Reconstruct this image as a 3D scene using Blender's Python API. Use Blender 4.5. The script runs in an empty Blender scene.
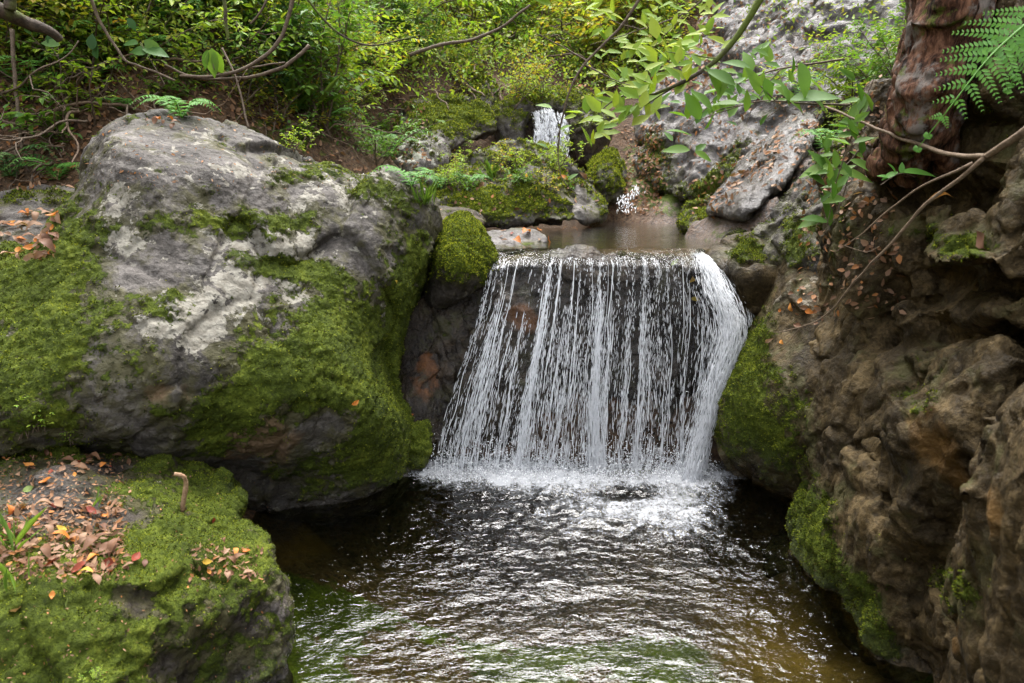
import bpy, math, random
import numpy as np
from mathutils import Vector
R = math.radians
random.seed(7)
rng = np.random.default_rng(7)
C = bpy.context.scene.collection
S = bpy.context.scene

# ------------------------------------------------------------------ camera, sky, sun, exposure
W, H, LENS, PITCH, CAMZ = 1024, 683, 24.0, R(13), 1.6
F = W * LENS / 36.0
cd = bpy.data.cameras.new('Camera'); cam = bpy.data.objects.new('Camera', cd); C.objects.link(cam)
cam.location = (0, 0, CAMZ); cam.rotation_euler = (R(90) - PITCH, 0, 0)
cd.lens = LENS; cd.sensor_width = 36; cd.clip_start = 0.05; cd.clip_end = 500
cd.dof.use_dof = True; cd.dof.focus_distance = 3.6; cd.dof.aperture_fstop = 4.0
S.camera = cam
SUN_EL, SUN_AZ = 64, 8          # the sun stands ahead of the camera, a little to the right
w = bpy.data.worlds.new('World'); S.world = w; w.use_nodes = True
wn = w.node_tree; bg = wn.nodes['Background']
sky = wn.nodes.new('ShaderNodeTexSky'); sky.sky_type = 'NISHITA'; sky.sun_disc = False
sky.sun_elevation = R(SUN_EL); sky.sun_rotation = R(SUN_AZ); sky.dust_density = 4.0; sky.air_density = 1.0
hs = wn.nodes.new('ShaderNodeHueSaturation'); hs.inputs['Saturation'].default_value = 0.2
wn.links.new(sky.outputs[0], hs.inputs['Color']); wn.links.new(hs.outputs[0], bg.inputs['Color'])
bg.inputs['Strength'].default_value = 0.15
sd = bpy.data.lights.new('Sun', 'SUN'); sun = bpy.data.objects.new('Sun', sd); C.objects.link(sun)
sd.energy = 0.9; sd.angle = R(50); sd.color = (1.0, 0.97, 0.92)
sun.rotation_euler = (R(-(90 - SUN_EL)), 0, R(-SUN_AZ)); sun.location = (0, 5, 12)
S.view_settings.view_transform = 'Standard'; S.view_settings.look = 'None'
S.view_settings.exposure = 2.6; S.view_settings.gamma = 1.0
S.cycles.max_bounces = 8; S.cycles.transparent_max_bounces = 16
S.cycles.caustics_reflective = False; S.cycles.caustics_refractive = False

# ------------------------------------------------------------------ pixel <-> world
CP, SP = math.cos(PITCH), math.sin(PITCH)
def at(px, py, Y):
    """the world point on the sight line of a pixel, at distance Y along the valley"""
    a = (np.asarray(px, float) - 512) / F; b = -(np.asarray(py, float) - 341.5) / F
    dy = CP + b * SP; dz = -SP + b * CP
    t = np.asarray(Y, float) / dy
    return np.stack([a * t, dy * t, CAMZ + dz * t], -1)
def atz(px, py, z):
    b = -(py - 341.5) / F
    return at(px, py, (z - CAMZ) / (-SP + b * CP) * (CP + b * SP))
def proj(P):
    d = P - np.array([0, 0, CAMZ])
    f = np.maximum(d[:, 1] * CP - d[:, 2] * SP, 0.05); u = d[:, 1] * SP + d[:, 2] * CP
    return 512 + F * d[:, 0] / f, 341.5 - F * u / f

# ------------------------------------------------------------------ noise
_pr = np.random.default_rng(3)
_perm = np.concatenate([_pr.permutation(256)] * 3)
_grad = _pr.normal(size=(256, 3)); _grad /= np.linalg.norm(_grad, axis=1)[:, None]
_jit = _pr.random((256, 3)); _rnd = _pr.random(256)
def noise(P):
    I = np.floor(P).astype(int); f = P - I; I &= 255
    u = f * f * f * (f * (f * 6 - 15) + 10); out = 0
    for dx in (0, 1):
        for dy in (0, 1):
            for dz in (0, 1):
                h = _perm[_perm[_perm[I[:, 0] + dx] + I[:, 1] + dy] + I[:, 2] + dz]
                g = _grad[h]
                d = g[:, 0] * (f[:, 0] - dx) + g[:, 1] * (f[:, 1] - dy) + g[:, 2] * (f[:, 2] - dz)
                out = out + d * (u[:, 0] if dx else 1 - u[:, 0]) * (u[:, 1] if dy else 1 - u[:, 1]) * (u[:, 2] if dz else 1 - u[:, 2])
    return out * 1.6
def fbm(P, o=5, g=0.5, ridge=False):
    a, s, out = 1.0, 0, 0
    for k in range(o):
        n = noise(P * 2.03 ** k + 17.3 * k)
        if ridge: n = 1 - 2 * np.abs(n)
        out = out + a * n; s += a; a *= g
    return out / s
def cells(P):
    """F1, F2, random id of the nearest cell, offset from its centre"""
    I = np.floor(P).astype(int); n = len(P)
    f1 = np.full(n, 9.0); f2 = np.full(n, 9.0); idd = np.zeros(n, int); off = np.zeros((n, 3))
    for dx in (-1, 0, 1):
        for dy in (-1, 0, 1):
            for dz in (-1, 0, 1):
                J = I + (dx, dy, dz); K = J & 255
                h = _perm[_perm[_perm[K[:, 0]] + K[:, 1]] + K[:, 2]]
                v = P - (J + _jit[h]); d = np.sqrt((v * v).sum(1))
                m = d < f1
                f2 = np.where(m, f1, np.minimum(f2, d)); idd = np.where(m, h, idd)
                off[m] = v[m]; f1 = np.where(m, d, f1)
    return f1, f2, idd, off
def sstep(x, a, b):
    t = np.clip((x - a) / (b - a), 0, 1); return t * t * (3 - 2 * t)
def rbf(ctrl, vals, Q, kind='tps', smooth=0.0):
    ctrl = np.asarray(ctrl, float); vals = np.asarray(vals, float); n, k = ctrl.shape
    sc = np.abs(ctrl).max(); ctrl = ctrl / sc; Q = np.asarray(Q, float) / sc
    def phi(r2): return r2 * np.log(r2 + 1e-12) * 0.5 if kind == 'tps' else np.sqrt(r2)
    D = ((ctrl[:, None] - ctrl[None]) ** 2).sum(-1)
    A = np.zeros((n + k + 1, n + k + 1)); A[:n, :n] = phi(D) + smooth * np.eye(n)
    A[:n, n] = 1; A[:n, n + 1:] = ctrl; A[n, :n] = 1; A[n + 1:, :n] = ctrl.T
    c = np.linalg.solve(A, np.concatenate([vals, np.zeros(k + 1)]))
    out = np.zeros(len(Q))
    for s in range(0, len(Q), 40000):
        q = Q[s:s + 40000]
        out[s:s + 40000] = phi(((q[:, None] - ctrl[None]) ** 2).sum(-1)) @ c[:n] + c[n] + q @ c[n + 1:]
    return out

# ------------------------------------------------------------------ mesh helpers
def mesh_np(name, V, Fc, mat=None, smooth=True, attrs=None):
    me = bpy.data.meshes.new(name)
    V = np.asarray(V, np.float32); Fl = Fc if isinstance(Fc, list) else [Fc]
    Fl = [np.asarray(f, np.int32) for f in Fl if len(f)]
    me.vertices.add(len(V)); me.vertices.foreach_set('co', V.ravel())
    nl = sum(f.size for f in Fl); npoly = sum(len(f) for f in Fl)
    me.loops.add(nl); me.polygons.add(npoly)
    me.loops.foreach_set('vertex_index', np.concatenate([f.ravel() for f in Fl]))
    st, o = [], 0
    for f in Fl:
        st.append(o + np.arange(len(f)) * f.shape[1]); o += f.size
    me.polygons.foreach_set('loop_start', np.concatenate(st).astype(np.int32))
    me.update(calc_edges=True); me.validate()
    if smooth: me.polygons.foreach_set('use_smooth', np.ones(len(me.polygons), bool))
    for k, v in (attrs or {}).items():
        a = me.attributes.new(k, 'FLOAT', 'POINT'); a.data.foreach_set('value', np.asarray(v, np.float32))
    if mat: me.materials.append(mat)
    return me
def obj(name, me, parent=None, loc=None):
    o = bpy.data.objects.new(name, me); C.objects.link(o)
    if parent: o.parent = parent
    if loc is not None: o.location = loc
    return o
def tag(o, label=None, cat=None, group=None, kind=None):
    if label: o['label'] = label
    if cat: o['category'] = cat
    if group: o['group'] = group
    if kind: o['kind'] = kind
    return o
def empty(name, loc, label, cat, group=None):
    o = bpy.data.objects.new(name, None); C.objects.link(o); o.location = loc; o.empty_display_size = 0.1
    return tag(o, label, cat, group)
def copy_tree(o, parent=None):
    c = o.copy(); C.objects.link(c)
    if parent: c.parent = parent
    for ch in list(o.children): copy_tree(ch, c)
    return c
class MB:
    """collects vertices and faces of one mesh"""
    def __init__(s): s.V, s.F, s.n = [], {3: [], 4: []}, 0
    def add(s, V, Fc):
        V = np.asarray(V, float); Fc = np.asarray(Fc, int)
        s.V.append(V); s.F[Fc.shape[1]].append(Fc + s.n); s.n += len(V)
    def tube(s, pts, rad, sides=6, cap=True):
        P = np.asarray(pts, float); k = len(P); rad = np.broadcast_to(np.asarray(rad, float), (k,))
        T = np.gradient(P, axis=0); T /= np.linalg.norm(T, axis=1)[:, None] + 1e-9
        ref = np.array([0.31, 0.2, 0.93]) if abs(T[:, 2]).mean() < 0.8 else np.array([0.93, 0.3, 0.1])
        A = np.cross(T, ref); A /= np.linalg.norm(A, axis=1)[:, None] + 1e-9; B = np.cross(T, A)
        th = np.arange(sides) * 2 * math.pi / sides
        V = P[:, None] + rad[:, None, None] * (np.cos(th)[None, :, None] * A[:, None] + np.sin(th)[None, :, None] * B[:, None])
        V = V.reshape(-1, 3); i = np.arange(k - 1)[:, None] * sides; j = np.arange(sides)[None]; j2 = (j + 1) % sides
        Fq = np.stack([i + j, i + j2, i + sides + j2, i + sides + j], -1).reshape(-1, 4)
        s.add(V, Fq)
        if cap:
            s.n -= 0
            e = np.array([[0, jj + 1, jj] for jj in range(1, sides - 1)])
            base = s.n - len(V)
            s.F[3].append(e + base); s.F[3].append(e[:, ::-1] + base + (k - 1) * sides)
    def leaves(s, pos, d, n, L, Wd, shape='ovate', curl=0.15, fold=0.25):
        pos = np.asarray(pos, float); N = len(pos)
        d = d / (np.linalg.norm(d, axis=1)[:, None] + 1e-9)
        sd_ = np.cross(n, d); sd_ /= np.linalg.norm(sd_, axis=1)[:, None] + 1e-9; n = np.cross(d, sd_)
        L = np.broadcast_to(np.asarray(L, float), (N,)); Wd = np.broadcast_to(np.asarray(Wd, float), (N,))
        T, Q = LEAF[shape]
        zz = fold * np.abs(T[:, 1]) * Wd[:, None] - np.broadcast_to(np.asarray(curl, float), (N,))[:, None] * L[:, None] * T[:, 0] ** 2
        V = pos[:, None] + d[:, None] * (L[:, None] * T[None, :, 0])[..., None] + sd_[:, None] * (Wd[:, None] * T[None, :, 1])[..., None] + n[:, None] * zz[..., None]
        Fq = (Q[None] + (np.arange(N) * len(T))[:, None, None]).reshape(-1, 4)
        s.add(V.reshape(-1, 3), Fq)
    def mesh(s, name, mat, smooth=True, attrs=None):
        f = [np.concatenate(v) for v in s.F.values() if v]
        return mesh_np(name, np.concatenate(s.V), f, mat, smooth, attrs)
def _leaf(prof):
    """rows (s, half width): midrib, left, right vertices"""
    T = []; Q = []
    for x, h in prof: T += [(x, 0), (x, h), (x, -h)]
    for k in range(len(prof) - 1):
        a, b = 3 * k, 3 * k + 3
        Q += [(a, b, b + 1, a + 1), (a, a + 2, b + 2, b)]
    return np.array(T, float), np.array(Q)
LEAF = {
    'ovate': (np.array([(0, 0), (.3, .5), (.68, .36), (1, 0), (.68, -.36), (.3, -.5)], float), np.array([(0, 3, 2, 1), (0, 5, 4, 3)])),
    'lance': (np.array([(0, 0), (.25, .42), (.6, .4), (1, 0), (.6, -.4), (.25, -.42)], float), np.array([(0, 3, 2, 1), (0, 5, 4, 3)])),
    'big': _leaf([(0, .02), (.12, .28), (.3, .47), (.5, .5), (.7, .38), (.87, .18), (1, .01)]),
    'obov': _leaf([(0, .02), (.2, .14), (.45, .36), (.68, .5), (.85, .36), (1, .02)]),
    'beech': _leaf([(-.2, .012), (0, .02), (.1, .25), (.2, .34), (.28, .4), (.42, .5), (.55, .46), (.7, .38), (.85, .22), (.94, .1), (1.04, .01)]),
    'tuft': (np.array([(0, .5), (0, -.5), (.6, -.35), (1, 0)], float), np.array([(0, 1, 2, 3)])),
}
def rand_dirs(n, up=0.0):
    v = rng.normal(size=(n, 3)); v[:, 2] += up
    return v / np.linalg.norm(v, axis=1)[:, None]
def spline(pts, n):
    P = np.asarray(pts, float); k = len(P)
    t = np.linspace(0, k - 1, n); i = np.minimum(t.astype(int), k - 2); u = (t - i)[:, None]
    Pm = P[np.maximum(i - 1, 0)]; P0 = P[i]; P1 = P[i + 1]; P2 = P[np.minimum(i + 2, k - 1)]
    return 0.5 * (2 * P0 + (P1 - Pm) * u + (2 * Pm - 5 * P0 + 4 * P1 - P2) * u ** 2 + (3 * P0 - Pm - 3 * P1 + P2) * u ** 3)

# ------------------------------------------------------------------ materials
class NT:
    def __init__(s, name):
        s.m = bpy.data.materials.new(name); s.m.use_nodes = True; s.t = s.m.node_tree
        s.t.nodes.clear(); s.out = s.t.nodes.new('ShaderNodeOutputMaterial')
        s.co = s.t.nodes.new('ShaderNodeTexCoord').outputs['Object']
    def link(s, sock, v):
        if v is None: return
        if hasattr(v, 'is_output'): s.t.links.new(v, sock)
        elif sock.type == 'RGBA': sock.default_value = (*v, 1) if isinstance(v, (tuple, list)) else (v, v, v, 1)
        else: sock.default_value = v
    def noise(s, scale, detail=6, rough=0.55, dist=0.0, vec=None, col=False):
        n = s.t.nodes.new('ShaderNodeTexNoise')
        s.link(n.inputs['Vector'], vec or s.co); n.inputs['Scale'].default_value = scale; n.inputs['Detail'].default_value = detail
        n.inputs['Roughness'].default_value = rough; n.inputs['Distortion'].default_value = dist
        return n.outputs['Color' if col else 'Fac']
    def voro(s, scale, feature='F1', vec=None, out='Distance'):
        n = s.t.nodes.new('ShaderNodeTexVoronoi'); n.feature = feature
        s.link(n.inputs['Vector'], vec or s.co); n.inputs['Scale'].default_value = scale
        return n.outputs[out]
    def mapping(s, scale, vec=None, rot=(0, 0, 0)):
        n = s.t.nodes.new('ShaderNodeMapping'); s.link(n.inputs['Vector'], vec or s.co)
        n.inputs['Scale'].default_value = scale; n.inputs['Rotation'].default_value = rot
        return n.outputs[0]
    def math(s, op, a, b=None, c=None):
        n = s.t.nodes.new('ShaderNodeMath'); n.operation = op
        for k, v in enumerate((a, b, c)):
            if v is not None: s.link(n.inputs[k], v)
        return n.outputs[0]
    def step(s, v, a, b, lo=0.0, hi=1.0):
        n = s.t.nodes.new('ShaderNodeMapRange'); n.interpolation_type = 'SMOOTHSTEP'
        s.link(n.inputs[0], v)
        for k, x in zip((1, 2, 3, 4), (a, b, lo, hi)): n.inputs[k].default_value = x
        return n.outputs[0]
    def ramp(s, v, stops):
        n = s.t.nodes.new('ShaderNodeValToRGB'); e = n.color_ramp.elements
        for k, (p, c) in enumerate(stops):
            el = e[k] if k < 2 else e.new(p)
            el.position = p; el.color = (*c, 1)
        s.link(n.inputs[0], v); return n.outputs[0]
    def mix(s, f, a, b, mode='MIX'):
        n = s.t.nodes.new('ShaderNodeMix'); n.data_type = 'RGBA'; n.blend_type = mode
        s.link(n.inputs[0], f); s.link(n.inputs[6], a); s.link(n.inputs[7], b); return n.outputs[2]
    def attr(s, name):
        n = s.t.nodes.new('ShaderNodeAttribute'); n.attribute_name = name; return n.outputs['Fac']
    def island(s): return s.t.nodes.new('ShaderNodeNewGeometry').outputs['Random Per Island']
    def objrand(s): return s.t.nodes.new('ShaderNodeObjectInfo').outputs['Random']
    def bump(s, h, dist, strength=1.0, normal=None):
        n = s.t.nodes.new('ShaderNodeBump'); s.link(n.inputs['Height'], h)
        n.inputs['Distance'].default_value = dist; n.inputs['Strength'].default_value = strength
        s.link(n.inputs['Normal'], normal); return n.outputs[0]
    def pbsdf(s, col, rough=0.6, normal=None, spec=0.5, **kw):
        n = s.t.nodes.new('ShaderNodeBsdfPrincipled')
        s.link(n.inputs['Base Color'], col); s.link(n.inputs['Roughness'], rough); s.link(n.inputs['Normal'], normal)
        s.link(n.inputs['Specular IOR Level'], spec)
        for k, v in kw.items(): s.link(n.inputs[k.replace('_', ' ')], v)
        return n.outputs[0]
    def shader(s, typ, **kw):
        n = s.t.nodes.new(typ)
        for k, v in kw.items(): s.link(n.inputs[k], v)
        return n.outputs[0]
    def mixs(s, f, a, b):
        n = s.t.nodes.new('ShaderNodeMixShader'); s.link(n.inputs[0], f)
        s.t.links.new(a, n.inputs[1]); s.t.links.new(b, n.inputs[2]); return n.outputs[0]
    def done(s, sh): s.t.links.new(sh, s.out.inputs['Surface']); return s.m

MOSS_D, MOSS_M, MOSS_L = (.018, .027, .005), (.074, .100, .011), (.19, .22, .026)
def rock_mat(name, dark, mid, light, lich=(.40, .40, .34), rust=(.22, .10, .035), rough=.62, tone=1.0, mossl=MOSS_L, mossm=MOSS_M):
    s = NT(name)
    n1 = s.noise(2.6, 9, .62); n2 = s.noise(15, 8, .65, .4); n3 = s.noise(70, 5, .6)
    v = s.math('ADD', s.math('MULTIPLY', n1, .55), s.math('ADD', s.math('MULTIPLY', n2, .33), s.math('MULTIPLY', n3, .16)))
    base = s.ramp(v, [(.40, dark), (.52, mid), (.63, light)])
    base = s.mix(s.math('MULTIPLY', s.step(s.noise(6, 6, .7, 1.0), .48, .60), .65), base, tuple(c * .42 for c in mid))
    base = s.mix(s.math('MULTIPLY', s.step(s.noise(48, 6, .75), .53, .62), .7), base, tuple(c * .30 for c in mid))
    base = s.mix(s.math('MULTIPLY', s.step(s.noise(90, 5, .75), .56, .66), .5), base, light)
    fi = s.step(s.math('ADD', s.attr('moss'), s.math('MULTIPLY', s.math('SUBTRACT', s.noise(8, 9, .72, .4), .5), 3.2)), .02, .55)
    base = s.mix(s.math('MULTIPLY', fi, .72), base, s.mix(n2, (.020, .020, .007), (.105, .098, .036)))
    ru = s.step(s.math('ADD', s.attr('rust'), s.math('MULTIPLY', s.math('SUBTRACT', s.noise(7, 7, .65), .5), 1.3)), .42, .72)
    base = s.mix(s.math('MULTIPLY', ru, .85), base, s.mix(n2, tuple(c * .35 for c in rust), tuple(c * 1.5 for c in rust)))
    li = s.step(s.math('ADD', s.attr('lichen'), s.math('MULTIPLY', s.math('SUBTRACT', s.math('ADD', s.math('MULTIPLY', s.noise(9, 6, .6, .5), .72), s.math('MULTIPLY', s.noise(42, 5, .7), .28)), .5), 4.0)), .50, .57)
    lcol = s.mix(s.step(s.noise(22, 6), .4, .65), lich, (lich[0] * .62, lich[1] * .6, lich[2] * .58))
    base = s.mix(s.math('MULTIPLY', li, .88), base, lcol)
    mn = s.noise(20, 8, .68)
    mo = s.step(s.math('ADD', s.attr('moss'), s.math('MULTIPLY', s.math('SUBTRACT', mn, .5), 2.2)), .44, .60)
    mc = s.ramp(s.math('ADD', s.math('MULTIPLY', s.noise(6, 6, .7), .6), s.math('MULTIPLY', s.noise(85, 4, .7), .45)), [(.36, MOSS_D), (.55, mossm), (.72, mossl)])
    col = s.mix(mo, base, mc)
    wet = s.attr('wet')
    ro = s.math('SUBTRACT', s.math('ADD', rough, s.math('MULTIPLY', s.math('SUBTRACT', n2, .5), .4)), s.math('MULTIPLY', wet, .38))
    ro = s.mix(mo, ro, .9)
    hgt = s.math('ADD', s.math('MULTIPLY', n2, .7), s.math('MULTIPLY', n3, .22))
    b = s.bump(hgt, .036, 1.0)
    b = s.bump(s.math('MULTIPLY', mo, s.noise(130, 4, .7)), .014, 1.0, b)
    col = s.mix(s.math('MULTIPLY', wet, .45), col, s.mix(1.0, col, (.35, .33, .30), 'MULTIPLY'))
    return s.done(s.pbsdf(col, ro, b, s.math('ADD', .14, s.math('MULTIPLY', wet, .3))))
def leaf_mat(name, cols, trans=.35, rough=.55, island=True, spec=.15):
    s = NT(name)
    r = s.island() if island else s.objrand()
    k = len(cols)
    c = s.ramp(r, [(i / max(k - 1, 1), cols[i]) for i in range(k)])
    c = s.mix(s.math('MULTIPLY', s.noise(30, 4), .5), c, s.mix(1.0, c, (.55, .6, .5), 'MULTIPLY'))
    p = s.pbsdf(c, rough, None, spec)
    t = s.shader('ShaderNodeBsdfTranslucent', Color=s.mix(1.0, c, (1.5, 1.5, .7), 'MULTIPLY'))
    return s.done(s.mixs(trans, p, t))
def bark_mat(name, dark, light, scale=18, moss=0.0):
    s = NT(name)
    n = s.noise(scale, 8, .65, .3); n2 = s.noise(scale * 4, 5)
    c = s.ramp(s.math('ADD', s.math('MULTIPLY', n, .7), s.math('MULTIPLY', n2, .3)), [(.35, dark), (.68, light)])
    if moss: c = s.mix(s.step(s.noise(5, 6), .5 - moss * .3, .62), c, MOSS_M)
    return s.done(s.pbsdf(c, .75, s.bump(n2, .006, .8), .3))

M = {}
M['boulder'] = rock_mat('grey_lichen_rock', (.024, .021, .018), (.082, .073, .065), (.155, .141, .130), lich=(.255, .240, .200), rust=(.135, .085, .048))
M['ledge'] = rock_mat('dark_mossy_rock', (.012, .010, .008), (.045, .037, .030), (.12, .105, .095))
M['cliff'] = rock_mat('brown_cliff_rock', (.009, .006, .003), (.048, .033, .014), (.150, .106, .050), rust=(.165, .092, .030), rough=.55, lich=(.26, .23, .18))
M['wetrock'] = rock_mat('wet_brown_rock', (.012, .009, .007), (.045, .033, .024), (.12, .085, .055), rust=(.22, .09, .03), rough=.45)
M['slab'] = rock_mat('pale_wet_slab', (.045, .040, .038), (.120, .108, .103), (.24, .222, .215), rough=.5)
M['bankrock'] = rock_mat('green_stream_rock', (.03, .026, .022), (.10, .09, .08), (.22, .20, .19), mossl=(.21, .235, .03), mossm=(.095, .125, .014))
def moss_tuft_mat(name, d, m, l):
    s = NT(name)
    c = s.ramp(s.math('ADD', s.math('MULTIPLY', s.island(), .34), s.math('MULTIPLY', s.noise(4, 8, .72), .70)), [(.36, (.045, .034, .012)), (.43, d), (.54, m), (.68, l)])
    return s.done(s.mixs(.3, s.pbsdf(c, .8, None, .05), s.shader('ShaderNodeBsdfTranslucent', Color=c)))
M['moss'] = moss_tuft_mat('moss_tufts', (.022, .034, .005), (.088, .120, .011), (.24, .268, .028))
M['mossb'] = moss_tuft_mat('bright_moss_tufts', (.04, .066, .006), (.15, .19, .014), (.33, .35, .03))

# ------------------------------------------------------------------ rocks
def blob(px, py, blobs, base=0.0):
    out = np.full(len(px), base, float)
    for b in blobs:
        x, y, rx, ry, v = b[:5]; a = R(b[5]) if len(b) > 5 else 0
        dx, dy = px - x, py - y
        e = ((dx * math.cos(a) + dy * math.sin(a)) / rx) ** 2 + ((-dx * math.sin(a) + dy * math.cos(a)) / ry) ** 2
        out += v * np.exp(-e ** 1.5)
    return out
def poly_dist(P, poly):
    d = np.full(len(P), 1e9); ins = np.zeros(len(P), bool); n = len(poly)
    for i in range(n):
        a, b = poly[i], poly[(i + 1) % n]; ab = b - a
        t = np.clip(((P - a) @ ab) / (ab @ ab + 1e-9), 0, 1)
        d = np.minimum(d, np.linalg.norm(P - a - t[:, None] * ab, axis=1))
        c = (a[1] > P[:, 1]) != (b[1] > P[:, 1])
        xx = (b[0] - a[0]) * (P[:, 1] - a[1]) / (b[1] - a[1] + 1e-12) + a[0]
        ins ^= c & (P[:, 0] < xx)
    return d, ins
def remesh(V, Fc, voxel):
    me = mesh_np('tmp', V, Fc); o = bpy.data.objects.new('tmp', me); C.objects.link(o)
    md = o.modifiers.new('r', 'REMESH'); md.mode = 'VOXEL'; md.voxel_size = voxel; md.adaptivity = 0
    dg = bpy.context.evaluated_depsgraph_get(); ev = o.evaluated_get(dg)
    m2 = bpy.data.meshes.new_from_object(ev)
    v = np.zeros(len(m2.vertices) * 3, np.float32); m2.vertices.foreach_get('co', v)
    q = np.zeros(len(m2.loops), np.int32); m2.loops.foreach_get('vertex_index', q)
    bpy.data.objects.remove(o); bpy.data.meshes.remove(me); bpy.data.meshes.remove(m2)
    return v.reshape(-1, 3).astype(float), q.reshape(-1, 4)
def vnormals(V, Q):
    n = np.cross(V[Q[:, 2]] - V[Q[:, 0]], V[Q[:, 3]] - V[Q[:, 1]]) if Q.shape[1] == 4 else np.cross(V[Q[:, 1]] - V[Q[:, 0]], V[Q[:, 2]] - V[Q[:, 0]])
    N = np.zeros_like(V)
    for k in range(Q.shape[1]):
        for a in range(3): N[:, a] += np.bincount(Q[:, k], n[:, a], len(V))
    return N / (np.linalg.norm(N, axis=1)[:, None] + 1e-12)
def smoothv(V, Q, it=2):
    for _ in range(it):
        A = np.zeros_like(V); c = np.bincount(Q.ravel(), minlength=len(V)) * 2.0
        for k in range(4):
            j, l = Q[:, (k + 1) % 4], Q[:, (k - 1) % 4]
            for a in range(3): A[:, a] += np.bincount(Q[:, k], V[j, a] + V[l, a], len(V))
        V = 0.5 * V + 0.5 * A / np.maximum(c, 1)[:, None]
    return V
def depth_rock(outline, ctrl, voxel, back, edge=0.12, edge_px=28, step=3):
    """closed solid: a front surface through measured points, a rounded back"""
    ol = np.array(outline, float); k = len(ol)
    P = np.concatenate([ol, ol[:3]]); dense = spline(np.concatenate([ol[-1:], P]), (k + 4) * 8)
    dense = dense[8:8 + k * 8]
    if np.linalg.norm(dense[0, :2] - dense[-1, :2]) < 1: dense = dense[:-1]
    c = np.array(ctrl, float) if len(ctrl) else np.zeros((0, 3))
    allc = np.concatenate([ol, c])
    lo = ol[:, :2].min(0) - 2 * step; hi = ol[:, :2].max(0) + 2 * step
    gx = np.arange(lo[0], hi[0], step); gy = np.arange(lo[1], hi[1], step)
    X, Yy = np.meshgrid(gx, gy); G = np.stack([X.ravel(), Yy.ravel()], -1)
    d, ins = poly_dist(G, dense[::2, :2])
    keep = ins
    Yf = rbf(allc[:, :2], allc[:, 2], G, 'tps', 1e-4)
    t = np.clip(d / edge_px, 0, 1); rnd = np.sqrt(np.clip(1 - (1 - t) ** 2, 0, 1))
    tb = np.clip(d / (edge_px * 2.5), 0, 1); rb = np.sqrt(np.clip(1 - (1 - tb) ** 2, 0, 1))
    Vf = at(G[:, 0], G[:, 1], Yf + edge * (1 - rnd)); Vb = at(G[:, 0], G[:, 1], Yf + edge + .01 + back * rb)
    idx = -np.ones(len(G), int); idx[keep] = np.arange(keep.sum())
    nx = len(gx); I = np.arange(len(G)).reshape(X.shape)
    q = np.stack([I[:-1, :-1], I[:-1, 1:], I[1:, 1:], I[1:, :-1]], -1).reshape(-1, 4)
    q = q[keep[q].all(1)]; qi = idx[q]; nf = keep.sum()
    V = np.concatenate([Vf[keep], Vb[keep]])
    # rim
    e = np.concatenate([qi[:, [0, 1]], qi[:, [1, 2]], qi[:, [2, 3]], qi[:, [3, 0]]])
    key = e[:, 0] * nf + e[:, 1]; rkey = e[:, 1] * nf + e[:, 0]
    be = e[~np.isin(key, rkey)]
    Q = np.concatenate([qi[:, ::-1], qi + nf, np.stack([be[:, 0], be[:, 1], be[:, 1] + nf, be[:, 0] + nf], -1)])
    return remesh(V, Q, voxel)
_ico = {}
def ico(sub):
    if sub not in _ico:
        import bmesh
        bm = bmesh.new(); bmesh.ops.create_icosphere(bm, subdivisions=sub, radius=1)
        bm.verts.index_update()
        V = np.array([v.co[:] for v in bm.verts]); T = np.array([[v.index for v in f.verts] for f in bm.faces]); bm.free()
        _ico[sub] = (V, T)
    return _ico[sub]
def stone(seed, size, sub=5, facets=9, sharp=14, rot=0):
    r = np.random.default_rng(seed); D, T = ico(sub)
    n = r.normal(size=(facets, 3)); n /= np.linalg.norm(n, axis=1)[:, None]; h = r.uniform(.62, .95, facets)
    k = np.maximum(D @ n.T, 0) / h; rad = 1 / np.power((k ** sharp).sum(1) + .85 ** sharp, 1 / sharp)
    V = D * rad[:, None]
    c, s_ = math.cos(rot), math.sin(rot); V = V * np.asarray(size)
    V = V @ np.array([[c, s_, 0], [-s_, c, 0], [0, 0, 1]])
    return V, T
def tufts(o, V, Q, N, mask, count, size, mat, bright=False, push=0.0):
    tri = np.concatenate([Q[:, [0, 1, 2]], Q[:, [0, 2, 3]]]) if Q.shape[1] == 4 else Q
    a = np.linalg.norm(np.cross(V[tri[:, 1]] - V[tri[:, 0]], V[tri[:, 2]] - V[tri[:, 0]]), axis=1)
    m = mask[tri].mean(1); view = np.array([0, 0, CAMZ]) - V[tri[:, 0]]
    fc = (N[tri[:, 0]] * view).sum(1) > -0.35 * np.linalg.norm(view, axis=1)
    wgt = a * np.clip(m, 0, 1) * (.15 + .85 * fc)
    if wgt.sum() <= 0: return None
    ids = rng.choice(len(tri), count, p=wgt / wgt.sum())
    u = rng.random((count, 2)); f = u.sum(1) > 1; u[f] = 1 - u[f]
    t = tri[ids]; P = V[t[:, 0]] + (V[t[:, 1]] - V[t[:, 0]]) * u[:, :1] + (V[t[:, 2]] - V[t[:, 0]]) * u[:, 1:]
    n = N[t[:, 0]]
    d = n + rng.normal(size=(count, 3)) * .65 + np.array([0, 0, -.15]) * (1 - np.abs(n[:, 2:]))
    sz = size * rng.uniform(.5, 1.3, count)
    mb = MB(); mb.leaves(P - n * size * .15 + n * push, d, rand_dirs(count), sz, sz * .5, 'tuft', .2, 0)
    return obj('moss', mb.mesh('moss', mat), o)
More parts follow.
